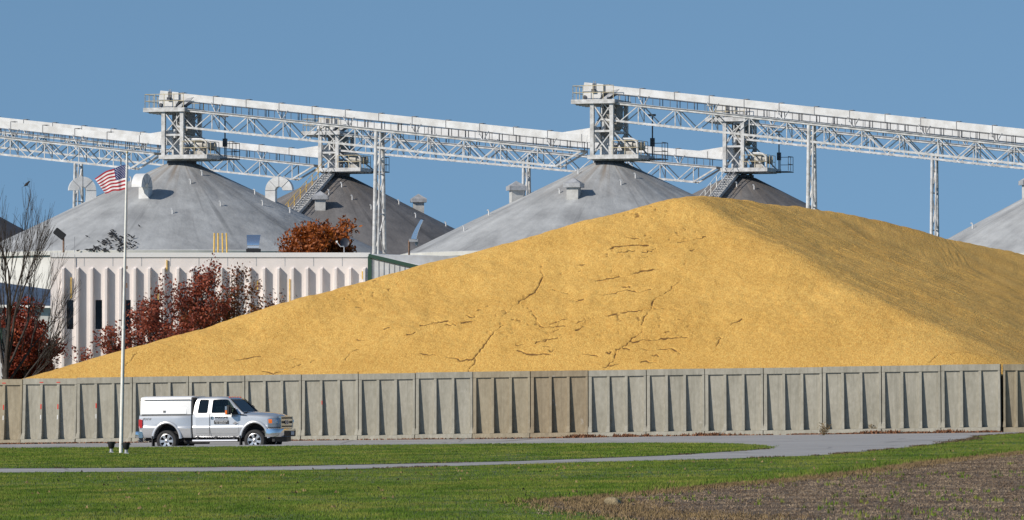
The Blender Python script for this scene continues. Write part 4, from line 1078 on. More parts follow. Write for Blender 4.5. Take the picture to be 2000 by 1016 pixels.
def fpt(u, v):
    # u along the fly (0 at the pole), v down the hoist
    uu = u
    p = TRc.lerp(TLc, uu).lerp(BRc.lerp(BLc, uu), v)
    wv = math.sin(u * 9.5 + v * 1.8) * .07 * min(1, u * 3) + math.sin(u * 19 - v * 2.6) * .025 * min(1, u * 3)
    sag = .07 * math.sin(math.pi * u) * (1 - .6 * v)
    return Vector((p.x, p.y + wv - .01, p.z + sag + .018 * math.sin(u * 11 + v)))
b = MB(); vs = [tuple(fpt(i / nu, j / nv)) for j in range(nv + 1) for i in range(nu + 1)]; fs = []; mi = []
for j in range(nv):
    for i in range(nu):
        fs.append((j * (nu + 1) + i, j * (nu + 1) + i + 1, (j + 1) * (nu + 1) + i + 1, (j + 1) * (nu + 1) + i))
        st = j // 3; mi.append(2 if (i < nu * .40 and st < 7) else (0 if st % 2 == 0 else 1))
b.add(vs, fs); b.mi = mi
fl = b.build('flag', [M['flag_red'], M['flag_white'], M['flag_blue']], None, True, fix=False); tag(fl, 'striped red and white flag with blue starred canton flying from the pole', 'flag')
b = MB()
for r in range(9):
    for c in range(6 - r % 2):
        u = .40 * (.085 + c * .166 + (r % 2) * .083); v = 7 / 13 * (.1 + r * .1)
        c0 = fpt(u, v)
        for sgn in (-1, 1):
            q = []
            for k in range(10):
                rr = .021 if k % 2 == 0 else .009; t = math.pi / 2 + k * math.pi / 5
                pu = fpt(u + rr * math.cos(t) / 1.5, v + rr * math.sin(t) / .9); q.append(pu + Vector((0, .006 * sgn, 0)))
            b.add(q, [tuple(range(10))])
b.build('star', M['flag_white'], fl, fix=False)
def ground_light(px, py, label, first=None):
    g = GP(px, py + 8)
    root = empty('ground_floodlight', g, 0, label, 'floodlight', 'ground lights at the flagpole foot')
    b = MB(); b.tube((0, 0, -.05), (0, 0, .2), .06, .05, 8); b.box(-.08, .08, -.08, .08, -.05, .06); b.build('stand', M['steel_grey'], root)
    b = MB(); b.lathe([(0, .17), (.07, .17), (.10, .22), (.125, .36), (.13, .40), (.115, .40), (.10, .37), (0, .36)], 16); b.build('lamp_head', M['black'], root, True)
    b = MB(); b.box(-.16, .16, -.02, .02, .33, .36); b.build('yoke', M['black'], root)
ground_light(217.5, 878, 'black flagpole spotlight on the side away from the pickup')
ground_light(246.5, 880, 'black flagpole spotlight on the side toward the pickup')

# ---------------------------------------------------------------- trees
def grow(b, p, d, ln, r, depth, tips, spread, up, nseg=3, min_r=.008, fan=(2, 3)):
    q = p
    for k in range(nseg):
        d = (d + Vector((random.gauss(0, .09), random.gauss(0, .09), random.gauss(0, .06) + up * .05))).normalized()
        n = q + d * ln / nseg; r1 = r * (.9 if depth > 0 else .8)
        b.tube(q, n, r, r1, 6 if r > .04 else 4, cap=False); q = n; r = r1
        if depth > 0 and k < nseg - 1 and random.random() < .6:
            s = (d + Vector((random.uniform(-1, 1), random.uniform(-1, 1), random.uniform(-.2, .6))) * spread).normalized()
            grow(b, q, s, ln * random.uniform(.5, .75), max(min_r, r * .55), depth - 1, tips, spread, up, nseg, min_r, fan)
    if depth == 0: tips.append((q, d)); return
    for _ in range(random.randint(*fan)):
        s = (d + Vector((random.uniform(-1, 1), random.uniform(-1, 1), random.uniform(-.3, .7))) * spread).normalized()
        grow(b, q, s, ln * random.uniform(.62, .85), max(min_r, r * random.uniform(.6, .78)), depth - 1, tips, spread, up, nseg, min_r, fan)
def leaf_mat(name, c1, c2, c3):
    m, nt, b, ob = base(name, .6)
    at = nt.nodes.new('ShaderNodeAttribute'); at.attribute_name = 'shade'
    c = ramp(nt, at.outputs['Fac'], [(0, c1), (.5, c2), (.95, c3)])
    nt.links.new(c, b.inputs['Base Color'])
    tr = nt.nodes.new('ShaderNodeBsdfTranslucent'); nt.links.new(c, tr.inputs['Color'])
    mx = nt.nodes.new('ShaderNodeMixShader'); mx.inputs[0].default_value = .35
    nt.links.new(b.outputs[0], mx.inputs[1]); nt.links.new(tr.outputs[0], mx.inputs[2]); nt.links.new(mx.outputs[0], nt.nodes['Material Output'].inputs[0]); return m
M['leaf_red'] = leaf_mat('dark_red_leaves', (.07, .022, .010), (.25, .052, .028), (.48, .14, .07))
M['leaf_olive'] = leaf_mat('red_olive_leaves', (.06, .05, .012), (.16, .05, .018), (.33, .12, .035))
M['leaf_orange'] = leaf_mat('rust_orange_leaves', (.10, .026, .005), (.30, .075, .010), (.52, .165, .025))
M['leaf_scarlet'] = leaf_mat('scarlet_leaves', (.09, .018, .012), (.24, .035, .015), (.40, .09, .03))
def leaves(name, centres, per, rad, size, material, parent, clump=True):
    n = len(centres) * per; c = np.repeat(np.array(centres), per, 0)
    off = np.random.normal(0, 1, (n, 3)); off = off / np.linalg.norm(off, axis=1, keepdims=True) * (np.random.rand(n, 1) ** .5) * rad
    c = c + off
    a = np.random.normal(0, 1, (n, 3)); a /= np.linalg.norm(a, axis=1, keepdims=True)
    bq = np.cross(a, np.random.normal(0, 1, (n, 3))); bq /= np.linalg.norm(bq, axis=1, keepdims=True)
    s = size * np.random.uniform(.6, 1.3, (n, 1))
    V = np.stack([c - a * s, c + bq * s * .55, c + a * s, c - bq * s * .55], 1).reshape(-1, 3)
    sh = np.clip(np.repeat(np.random.rand(len(centres)), per) * .6 + np.random.rand(n) * .4, 0, 1)
    o = np_mesh(name, V, np.arange(4 * n).reshape(-1, 4), [material], {'shade': ('FACE', sh)}, smooth_=False); o.parent = parent; return o
# bare tree
by = 262.0; bp0 = P(11, 757, by)
bt = empty('bare_tree', (bp0.x, by, 0), 0, 'tall leafless tree with dark branches at the end of the wall', 'tree')
b = MB(); tips = []
random.seed(5)
b.tube((0, 0, 0), (.05, 0, 3.4), .26, .21, 10, cap=False)
for dx, dz, ln, r in ((-.22, 1, 2.8, .13), (.10, 1, 3.0, .15), (.34, 1, 2.6, .11), (.62, .8, 2.6, .10), (-.5, .8, 2.4, .10), (.0, 1, 2.6, .11), (1.0, .55, 2.2, .085), (1.0, .30, 1.9, .08), (-.85, .5, 2, .08), (.8, .65, 2.4, .085)):
    grow(b, Vector((.04, 0, 3.3 - random.uniform(0, 1.6))), Vector((dx, random.uniform(-.4, .4), dz)).normalized(), ln * 1.25, r * 1.25, 4, tips, .5, .5, 3, .015, (2, 3))
hi = max((t[0] for t in tips), key=lambda q: q.z); tz = hi.z; tsc = (P(30, 350, by).z) / tz
o = b.build('branches', M['bark'], bt, True, fix=False); o.scale = (.56, .7, tsc)
o = bp.copy(); COL.objects.link(o); o.location = (bp0.x + hi[0] * .56, by + hi[1] * .7, hi[2] * tsc - .42); o.rotation_euler = (0, R(-25), R(20)); o.scale = (1.1, 1.1, 1.1); tag(o, 'single bird perched at the top of the bare tree', 'bird'); del o['group']
def leafy(name, px, ptop, Y, label, group, lm, width, seed, per=26, size=.085, trunk_h=2.0, dens=4, spread=.6, rad=.34, up=.35, r0=.14, mult=5, blob=None):
    random.seed(seed); np.random.seed(seed)
    p = P(px, 757, Y); top = P(px, ptop, Y).z
    root = empty(name, (p.x, Y, 0), 0, label, 'tree', group)
    b = MB(); tips = []; b.tube((0, 0, 0), (.03, 0, trunk_h), r0, r0 * .8, 8, cap=False)
    for k in range(mult):
        a = 2 * math.pi * k / mult + random.uniform(-.3, .3); o_ = random.uniform(.35, .9) * width
        grow(b, Vector((0, 0, trunk_h - .2 * (k % 3))), Vector((math.cos(a) * o_, math.sin(a) * o_, 1)).normalized(), (top - trunk_h) * .27, r0 * .55, dens, tips, spread, up, 3, .008, (2, 2))
    grow(b, Vector((0, 0, trunk_h)), Vector((.03, 0, 1)), (top - trunk_h) * .30, r0 * .7, dens, tips, spread * .7, up, 3, .008, (2, 3))
    zmax = max(t[0].z for t in tips); s = (top - .1) / zmax
    tr = b.build('trunk', M['bark'], root, True, fix=False)
    tr.scale = (s, s, s)
    c = [tuple(t[0] * s) for t in tips]
    if blob:
        n_, rx, rz, zc = blob
        for _ in range(n_):
            a, e, q = random.uniform(0, 6.283), math.asin(random.uniform(-.6, 1)), random.uniform(.55, 1) * (1 + .22 * mnoise.noise((random.uniform(0, 9), seed, 0)))
            c.append((rx * q * math.cos(a) * math.cos(e), rx * q * math.sin(a) * math.cos(e), zc + rz * q * math.sin(e)))
    leaves('crown', c, per, rad, size, M[lm], root)
    return root
leafy('red_leaved_tree', 368, 507, 283, 'tallest dark red tree before the cream building, visible trunk', 'red autumn trees before the building', 'leaf_red', .8, 3, 6, .095, 3.4, 4, .62, .42)
leafy('red_leaved_tree', 448, 512, 285, 'reddish olive tree whose thin branches spread toward the bare fins', 'red autumn trees before the building', 'leaf_olive', 1.1, 8, 5, .095, 3.2, 4, .66, .42)
leafy('red_leaved_tree', 298, 585, 279, 'low dark red tree between the flagpole and the tallest red tree', 'red autumn trees before the building', 'leaf_red', 1.2, 14, 7, .095, 1.6, 4, .62, .36)
leafy('red_leaved_tree', 222, 640, 276, 'smallest dark red tree, behind the flagpole and below the windows', 'red autumn trees before the building', 'leaf_red', 1.2, 21, 8, .095, 1.2, 3, .65, .34)
leafy('scarlet_tree', 44, 588, 292, 'bright red leaved tree behind the bare tree', None, 'leaf_scarlet', .55, 33, 30, .11, 1.0, 4, .65, .42)
leafy('orange_tree', 612, 432, 326, 'dense rust orange tree showing above the cream building roof', None, 'leaf_orange', .9, 44, 24, .12, 5.0, 4, .6, .5, r0=.2, blob=(330, 2.45, 2.6, 9.9))
# dry weeds at the wall foot
def weed(px, py, label):
    g = GP(px, py); b = MB(); random.seed(int(px))
    for _ in range(26):
        a = random.uniform(0, 6.28); h = random.uniform(.15, .5); l = random.uniform(.05, .3)
        t = Vector((math.cos(a) * l, math.sin(a) * l, h)); b.tube((0, 0, 0), t, .008, .004, 4, cap=False)
        for _ in range(4):
            q = t * random.uniform(.4, 1); d = Vector((random.uniform(-1, 1), random.uniform(-1, 1), random.uniform(-.3, 1))) * .08
            b.add([q, q + d + Vector((.02, 0, 0)), q + d * 1.6, q + d - Vector((.02, 0, 0))], [(0, 1, 2, 3)])
    o = b.build('weed', M['dry_grass'], None, fix=False); o.location = g; tag(o, label, 'weed')
weed(1609, 851, 'straw coloured weed growing at a panel joint of the wall'); weed(1706, 848, 'small weed at the wall foot beside the leaf litter')

# ---------------------------------------------------------------- the pickup
def paint(name, col, metal, rough):
    m = mat(name, col, rough, metal, coat=1.0); m.node_tree.nodes['Principled BSDF'].inputs['Coat Roughness'].default_value = .06; return m
M['silver'] = paint('silver_paint', (.55, .56, .575), .5, .3)
M['cap_white'] = paint('white_gelcoat', (.84, .84, .83), 0, .35)
M['chrome'] = mat('chrome', (.78, .79, .80), .12, 1.0)
M['alloy'] = mat('polished_alloy', (.60, .60, .61), .3, .9)
M['lamp_red'] = mat('amber_red_lens', (.50, .05, .01), .3, coat=.5)
M['rubber'] = mat('tyre_rubber', (.022, .022, .023), .8)
M['seam'] = mat('seam_gap', (.05, .05, .05), .8)
M['amber'] = mat('amber_lens', (.75, .16, .01), .25, coat=.6)
M['red_lens'] = mat('red_lens', (.42, .015, .02), .2, coat=.8)
M['lamp_glass'] = mat('headlamp_glass', (.26, .31, .37), .1, .4)
M['letter'] = mat('dark_lettering', (.035, .037, .042), .6); M['letter_grey'] = mat('grey_lettering', (.25, .25, .26), .6)
M['plate'] = mat('number_plate', (.55, .57, .6), .5)
M['seat'] = mat('grey_seat_cloth', (.16, .16, .165), .9)
def glass_mat():
    m = bpy.data.materials.new('tinted_glass'); m.use_nodes = True; nt = m.node_tree; n = nt.nodes; l = nt.links
    n.remove(n['Principled BSDF'])
    t = n.new('ShaderNodeBsdfTransparent'); t.inputs[0].default_value = (.62, .70, .67, 1)
    g = n.new('ShaderNodeBsdfGlossy'); g.inputs['Roughness'].default_value = .03
    f = n.new('ShaderNodeFresnel'); f.inputs[0].default_value = 1.5; x = n.new('ShaderNodeMixShader')
    l.new(f.outputs[0], x.inputs[0]); l.new(t.outputs[0], x.inputs[1]); l.new(g.outputs[0], x.inputs[2]); l.new(x.outputs[0], n['Material Output'].inputs[0]); return m
M['glass'] = glass_mat()
M['glass_dark'] = mat('privacy_glass', (.006, .009, .012), .05)
TA = R(18)
q0 = P(413, 884, 204.4)
truck = empty('pickup_truck', (q0.x + .87 * math.sin(TA), q0.y + .87 * math.cos(TA), 0), -TA, 'silver extended cab pickup with white bed cap parked on the road by the wall', 'pickup truck')
truck.location.z = float(ground(truck.location.x, truck.location.y)) + .014
truck.rotation_euler = (0, -R(.55), -TA)
def bool_cut(o, cutters):
    for c in cutters:
        md = o.modifiers.new('cut', 'BOOLEAN'); md.operation = 'DIFFERENCE'; md.object = c; md.solver = 'EXACT'
    bpy.context.view_layer.update()
    dg = bpy.context.evaluated_depsgraph_get(); me = bpy.data.meshes.new_from_object(o.evaluated_get(dg))
    o.modifiers.clear(); old = o.data; o.data = me; me.name = old.name
    for c in cutters: bpy.data.objects.remove(c)
    me.polygons.foreach_set('use_smooth', [True] * len(me.polygons)); me.set_sharp_from_angle(angle=R(32))
def ring(x, w, zb, zt, crown=.02, tuck=.06, nose=0.0):
    """Body section: flank with a shoulder crease and a tucked lower half."""
    pr = [(-w * .90, zb), (-w + tuck + .012, zb + .04), (-w + tuck * .62, zb + .16), (-w + .006, zb + .34), (-w, zb + .39), (-w + .014, zb + .42), (-w + .022, zb + .47), (-w + .018, zt - .16), (-w + .03, zt - .06), (-w + .07, zt - .012), (-w * .86, zt + .004), (-w * .5, zt + crown * .75), (0, zt + crown)]
    return [(x + nose * (1 - abs(y) / max(w, .01)) , y, z) for y, z in pr] + [(x + nose * (1 - abs(y) / max(w, .01)), -y, z) for y, z in pr[-2::-1]]
RX, FX, WR = -1.805, 1.805, .42
def wheel_cut(x):
    b = MB(); n = 40
    poly = [(x + .53 * math.cos(t), .50 + (.60 if math.sin(t) > 0 else .53) * math.sin(t)) for t in np.linspace(0, 2 * math.pi, n, endpoint=False)]
    b.prism(poly, -1.3, 1.3); return b.build('cutter', M['seam'])
# cab lower body and front clip
secs = [ring(-.735, .975, .56, 1.47), ring(-.70, .985, .55, 1.47), ring(0, .99, .55, 1.47), ring(.9, .99, .55, 1.46), ring(1.18, .99, .55, 1.45, .06), ring(1.5, .985, .55, 1.43, .10), ring(1.95, .98, .55, 1.405, .11), ring(2.3, .965, .57, 1.375, .11), ring(2.5, .925, .60, 1.34, .10), ring(2.62, .87, .62, 1.30, .09), ring(2.70, .80, .64, 1.25, .08)]
b = MB(); b.loft(secs); body = b.build('body', M['silver'], None); body.parent = None
bool_cut(body, [wheel_cut(FX)]); body.parent = truck
# bed
secs = [ring(-2.96, .93, .60, 1.43, 0), ring(-2.93, .965, .57, 1.435, 0), ring(-2.6, .985, .56, 1.44, 0), ring(-1.6, .99, .55, 1.44, 0), ring(-.82, .985, .55, 1.44, 0), ring(-.795, .97, .56, 1.435, 0)]
b = MB(); b.loft(secs); bed = b.build('cargo_bed', M['silver'], None); bool_cut(bed, [wheel_cut(RX)]); bed.parent = truck
# greenhouse: hollow shell with window openings
def gh(x, w0, w1, z0, z1, r=.1):
    pr = [(-w0, z0), (-w0 + (w0 - w1) * .75, z0 + (z1 - z0) * .72), (-w1 - .01, z1 - r * .9), (-w1 + r * .35, z1 - r * .25), (-w1 + r, z1), (-w1 * .4, z1 + .018), (0, z1 + .02)]
    return [(x, y, z) for y, z in pr] + [(x, -y, z) for y, z in pr[-2::-1]]
def green(off, mt, nm):
    o = off
    b = MB(); zb = 1.44
    b.loft([gh(-.72 + o * 1.2, .955 - o, .90 - o, zb, 1.50, .03), gh(-.655 + o, .955 - o, .845 - o, zb, 1.92 - o), gh(-.60 + o, .955 - o, .815 - o, zb, 2.07 - o), gh(-.40, .955 - o, .81 - o, zb, 2.10 - o), gh(.2, .955 - o, .81 - o, zb, 2.11 - o), gh(.55, .955 - o, .80 - o, zb, 2.095 - o), gh(.74 - o, .955 - o, .79 - o, zb, 2.045 - o), gh(1.0 - o * 1.6, .955 - o, .83 - o, zb, 1.80 - o * .6, .08), gh(1.35 - o * 1.8, .955 - o, .90 - o, zb, 1.475, .02)])
    return b.build(nm, mt, None)
cab = green(0, M['silver'], 'cab_roof'); inner = green(.05, M['seam'], 'cutter')
def rpoly(pts, r=.05):
    out = []; n = len(pts)
    for k in range(n):
        a, p, c = Vector(pts[k - 1]), Vector(pts[k]), Vector(pts[(k + 1) % n])
        u, v = (a - p), (c - p); rr = min(r, u.length * .4, v.length * .4); u.normalize(); v.normalize()
        s, e = p + u * rr, p + v * rr
        for t in np.linspace(0, 1, 5): out.append(tuple((1 - t) ** 2 * s + 2 * t * (1 - t) * p + t * t * e))
    return out
rear_win = rpoly([(-.535, 1.485), (-.125, 1.485), (-.085, 2.005), (-.475, 2.005)], .06)
front_win = rpoly([(.035, 1.485), (1.10, 1.485), (1.02, 1.60), (.70, 1.985), (.60, 2.005), (.065, 2.005)], .05)
cuts = [inner]
for pl in (rear_win, front_win):
    b = MB(); b.prism(pl, -1.3, 1.3); cuts.append(b.build('cutter', M['seam']))
def screen_pt(s, t):
    """Windscreen plane: s across, t from the cowl to the roof."""
    x = 1.30 + (.765 - 1.30) * t; z = 1.50 + (2.03 - 1.50) * t; w = .86 - .12 * t
    return Vector((x, s * w, z))
nrm = Vector((.53, 0, .535)).normalized()
b = MB(); n0 = [screen_pt(-1, .04), screen_pt(1, .04), screen_pt(1, .95), screen_pt(-1, .95)]
b.loft([[p - nrm * .16 for p in n0], [p + nrm * .22 for p in n0]]); cuts.append(b.build('cutter', M['seam']))
bool_cut(cab, cuts); cab.parent = truck
for pl, nm, m in ((rear_win, 'rear_side_window', 'glass_dark'), (front_win, 'front_side_window', 'glass')):
    for s in (-1, 1):
        b = MB(); f = lambda z: s * (.955 - .014 - .128 * (z - 1.44) / .46)
        vs = [(x, f(z), z) for x, z in pl]; b.add(vs + [(x, y + .008 * -s, z) for x, y, z in vs], [tuple(range(len(vs))), tuple(range(2 * len(vs) - 1, len(vs) - 1, -1))] + [(k, (k + 1) % len(vs), len(vs) + (k + 1) % len(vs), len(vs) + k) for k in range(len(vs))])
        b.build(nm, M[m], truck, fix=False)
for nm, m, off, g in (('windscreen', 'glass', -.015, 0),):
    b = MB(); q = [screen_pt(-1.02, .03), screen_pt(1.02, .03), screen_pt(1.02, .97), screen_pt(-1.02, .97)]
    b.loft([[p + nrm * off for p in q], [p + nrm * (off - .008) for p in q]]); ws = b.build(nm, M[m], truck)
    b = MB()
    for s in (-1, 1): b.beam(screen_pt(s * 1.0, .02) + nrm * .004, screen_pt(s * 1.0, .98) + nrm * .004, .05, .02)
    b.beam(screen_pt(-1, .0) + nrm * .01, screen_pt(1, .0) + nrm * .01, .09, .03)
    b.beam(screen_pt(-.5, .03) + nrm * .03, screen_pt(.1, .12) + nrm * .02, .02, .02); b.beam(screen_pt(.1, .03) + nrm * .03, screen_pt(.7, .12) + nrm * .02, .02, .02)
    b.build('wiper_and_seal', M['black'], ws)
# cabin
b = MB(); b.box(-.62, 1.2, -.88, .88, 1.30, 1.455); b.build('cabin_floor', M['black'], truck)
for y in (-.42, .42):
    b = MB(); b.T = Matrix.Translation((.18, y, 1.4)) @ Matrix.Rotation(R(-12), 4, 'Y'); b.box(-.09, .09, -.25, .25, 0, .36); b.box(-.07, .07, -.14, .14, .42, .60); b.box(-.02, .02, -.07, .07, .3, .45); b.build('seat', M['seat'], truck, bevel=.03)
b = MB(); b.box(.95, 1.28, -.84, .84, 1.40, 1.53); b.build('dashboard', M['black'], truck, bevel=.03)
b = MB(); b.T = Matrix.Translation((.84, .40, 1.52)) @ Matrix.Rotation(R(62), 4, 'Y'); b.lathe([(.19 + .016 * math.cos(t), .016 * math.sin(t)) for t in np.linspace(0, 2 * math.pi, 6, endpoint=False)], 20, closed=True); b.build('steering_wheel', M['black'], truck)
# cap over the bed
def cap_ring(x, dz=0., ins=0.):
    pr = [(-.955 + ins, 1.445), (-.95 + ins, 1.60), (-.925 + ins, 2.0 + dz), (-.90 + ins, 2.075 + dz), (-.85 + ins, 2.115 + dz), (-.4, 2.15 + dz), (0, 2.16 + dz)]
    return [(x, y, z) for y, z in pr] + [(x, -y, z) for y, z in pr[-2::-1]]
b = MB(); b.loft([cap_ring(-2.90, -.03, .03), cap_ring(-2.88, -.005, .008), cap_ring(-2.84), cap_ring(-.84), cap_ring(-.80, -.005, .01)]); capo = b.build('bed_cap', M['cap_white'], truck, True)
for s in (-1, 1):
    b = MB()
    f = lambda z: s * (.958 - .0625 * (z - 1.5) / .5)
    b.add([(-2.83, f(1.47), 1.47), (-.98, f(1.47), 1.47), (-.98, f(1.985), 1.985), (-2.83, f(1.985), 1.985), (-2.83, f(1.47) + .012 * s, 1.47), (-.98, f(1.47) + .012 * s, 1.47), (-.98, f(1.985) + .012 * s, 1.985), (-2.83, f(1.985) + .012 * s, 1.985)],
          [(0, 1, 2, 3), (7, 6, 5, 4), (0, 4, 5, 1), (1, 5, 6, 2), (2, 6, 7, 3), (3, 7, 4, 0)])
    b.build('side_hatch', M['cap_white'], capo)
b = MB(); b.box(-2.88, -.83, -.972, -.93, 2.0, 2.018); b.box(-2.88, -.82, -.968, -.94, 1.438, 1.45); b.build('seal_strip', M['seam'], capo)
b = MB(); b.box(-1.94, -1.84, -.985, -.955, 1.52, 1.60); b.build('latch_handle', M['letter_grey'], capo)
b = MB(); b.box(-1.905, -1.875, -.992, -.984, 1.53, 1.59); b.build('latch', M['letter'], capo)
b = MB(); b.box(-.79, -.725, -.90, .90, .7, 2.08); b.build('cab_gap_seal', M['black'], truck)
# doors: thin skins with gaps
def skin(x0, x1, nm, z0=.60, z1=1.455, off=.007):
    rg = ring(0, .99, .55, 1.465); pts = [(-abs(y), z) for _, y, z in rg[:10]]
    pts = [(y, z) for y, z in pts if z0 <= z <= z1]
    for s in (-1, 1):
        b = MB(); secs = [[(x, s * -(y - off), z) for y, z in pts] + [(x, s * -(y + .02), z) for y, z in pts[::-1]] for x in (x0, x1)]
        b.loft(secs); o = b.build(nm, M['silver'], truck, True)
        if s < 0: near = o
    return near
fd = skin(-.02, 1.16, 'front_door'); rd = skin(-.60, -.035, 'rear_door')
b = MB()
for s in (-1, 1):
    b.box(-.03, -.024, s * 1.0 - .012, s * 1.0 + .012, .6, 1.44)
b.build('door_seam', M['seam'], truck)
b = MB(); b.box(.03, .13, -1.0, -.985, 1.24, 1.37); b.build('handle_bezel', M['chrome'], fd, bevel=.01)
b = MB(); b.box(.055, .085, -1.02, -1.0, 1.255, 1.355); b.build('handle', M['black'], fd, bevel=.006)
# fender flares
for x in (RX, FX):
    for s in (-1, 1):
        b = MB(); secs = []
        for t in np.linspace(R(2), R(178), 30):
            c, sn = math.cos(t), math.sin(t); k = .60 if sn > 0 else .53
            e = lambda r, y: (x + (.53 + r) * c, s * y, .50 + (k + r) * sn)
            secs.append([e(-.004, .93), e(-.004, .995), e(.012, 1.004), e(.035, 1.006), e(.07, .996), e(.10, .972), e(.05, .93)])
        b.loft(secs); b.build('fender_flare', M['silver'], truck, True, angle=50)
        b = MB(); b.box(x - .58, x - .54, s * .95 - .12, s * .95 + .12, .20, .62); b.build('mud_flap', M['black'], truck)
# underbody
b = MB(); b.box(-2.7, 2.5, -.55, .55, .38, .62)
for x in (RX, FX): b.tube((x, -.8, WR), (x, .8, WR), .085, None, 10); b.tube((x, -.1, WR), (x, .15, WR), .19, None, 12); b.box(x - .52, x + .52, -.62, .62, .55, 1.06)
b.tube((-1.2, -.6, .40), (-.2, -.6, .40), .10, None, 10); b.box(-2.75, -2.35, -.75, .75, .42, .56); b.build('underbody', M['dark_void'], truck)
# wheels
def wheel():
    rt = empty('wheel', (0, 0, 0))
    b = MB(); prof = [(.275, -.12), (.30, -.133), (.36, -.138), (.395, -.128), (.415, -.105), (.42, -.06), (.42, .06), (.415, .105), (.395, .128), (.36, .138), (.30, .133), (.275, .12)]
    b.lathe(prof, 48, 'y', closed=True); b.build('tyre', M['rubber'], rt, True, angle=25)
    b = MB(); b.lathe([(.278, -.125), (.265, -.130), (.250, -.118), (.245, -.02), (.245, .12), (.278, .125)], 40, 'y', closed=True); b.build('rim', M['alloy'], rt, True)
    b = MB(); b.lathe([(0, .02), (.245, .02), (.245, .03), (0, .03)], 32, 'y'); b.build('brake_disc', M['dark_void'], rt)
    for k in range(6):
        b = MB(); b.T = Matrix.Rotation(k * math.pi / 3 + .5, 4, 'Y')
        b.loft([[(-.048, -.105, .06), (.048, -.105, .06), (.048, -.06, .06), (-.048, -.06, .06)], [(-.042, -.118, .15), (.042, -.118, .15), (.042, -.07, .15), (-.042, -.07, .15)], [(-.062, -.118, .255), (.062, -.118, .255), (.062, -.07, .255), (-.062, -.07, .255)]])
        b.build('spoke', M['alloy'], rt, True)
    b = MB(); b.lathe([(0, -.135), (.045, -.135), (.06, -.125), (.078, -.118), (.085, -.09), (.085, -.05), (0, -.05)], 24, 'y'); b.build('hub_cap', M['alloy'], rt, True)
    b = MB(); b.lathe([(0, -.142), (.028, -.142), (.03, -.134), (0, -.134)], 16, 'y'); b.build('hub_badge', M['letter'], rt)
    return rt
w0 = wheel()
for k, (x, y) in enumerate(((RX, -.865), (FX, -.865), (RX, .865), (FX, .865))):
    w = w0 if k == 0 else copy_tree(w0)
    w.parent = truck; w.location = (x, y, WR); w.rotation_euler = (0, R(13 * k), 0 if y < 0 else math.pi)
# running board
for s in (-1, 1):
    b = MB(); b.tube((-.72, s * .98, .43), (1.13, s * .98, .43), .055, None, 10); b.build('running_board', M['alloy'], truck, True)
    for x in (-.55, .2, .95):
        b = MB(); b.box(x - .04, x + .04, min(s * .6, s * .95), max(s * .6, s * .95), .43, .58); b.build('board_bracket', M['black'], truck)
# front end
b = MB()
def bump(x, w, r): return [(x, -w, 0)]
prof = [(2.30, -1.01), (2.55, -1.0), (2.70, -.94), (2.80, -.80), (2.83, -.4), (2.84, 0), (2.83, .4), (2.80, .80), (2.70, .94), (2.55, 1.0), (2.30, 1.01)]
b.loft([[(x, y, .56), (x + .025, y * 1.01, .62), (x + .03, y * 1.012, .80), (x + .01, y, .86), (x - .10, y * .93, .86), (x - .10, y * .93, .56)] for x, y in prof]); b.build('front_bumper', M['chrome'], truck, True, angle=40)
b = MB(); b.loft([[(x + .034, y, .57), (x + .042, y, .785), (x - .02, y, .785), (x - .02, y, .57)] for x, y in ((2.825, -.50), (2.845, 0), (2.825, .70))]); b.build('bumper_grille', M['black'], truck)
b = MB(); b.box(2.67, 2.75, -.90, -.72, .62, .74); b.T = None; b.build('fog_lamp', M['black'], truck, bevel=.02)
o = bpy.data.objects; b = MB(); b.loft([[(2.60, -.9, .38), (2.60, -.9, .58), (2.5, -.9, .58), (2.5, -.9, .38)], [(2.76, 0, .36), (2.76, 0, .58), (2.6, 0, .58), (2.6, 0, .36)], [(2.60, .9, .38), (2.60, .9, .58), (2.5, .9, .58), (2.5, .9, .38)]]); b.build('air_dam', M['black'], truck)
b = MB(); b.box(2.885, 2.90, .12, .44, .62, .76); b.build('licence_plate', M['plate'], truck)
g = empty('grille', (2.70, 0, 0)); g.parent = truck
b = MB(); b.box(-.14, .02, -.64, .64, .90, 1.33); b.build('opening', M['black'], g)
b = MB()
b.box(-.02, .075, -.66, .66, 1.30, 1.345); b.box(-.02, .075, -.66, .66, .885, .93)
for y in (-.66, .60): b.box(-.02, .078, y, y + .06, .886, 1.344)
b.build('surround', M['chrome'], g, bevel=.012)
for z in (1.20, 1.025):
    b = MB(); b.box(.0, .07, -.598, .598, z - .045, z + .045); b.build('bar', M['chrome'], g, bevel=.012)
b = MB(); b.box(-.01, .055, -.597, .597, 1.08, 1.145); b.build('centre_bar', M['black'], g)
M['badge_blue'] = mat('badge_blue', (.02, .05, .16), .25, coat=.8)
b = MB(); b.lathe([(0, .0), (.10, .0), (.11, .012), (.10, .022), (0, .024)], 28); b.T = None
e = b.build('emblem', M['badge_blue'], g); e.rotation_euler = (0, R(90), 0); e.scale = (.72, 1.6, 1); e.location = (.068, 0, 1.112)
b = MB(); b.lathe([(.10, .0), (.122, .0), (.122, .02), (.10, .022)], 28, closed=True); e2 = b.build('emblem_rim', M['chrome'], g); e2.rotation_euler = (0, R(90), 0); e2.scale = (.72, 1.6, 1); e2.location = (.07, 0, 1.112)
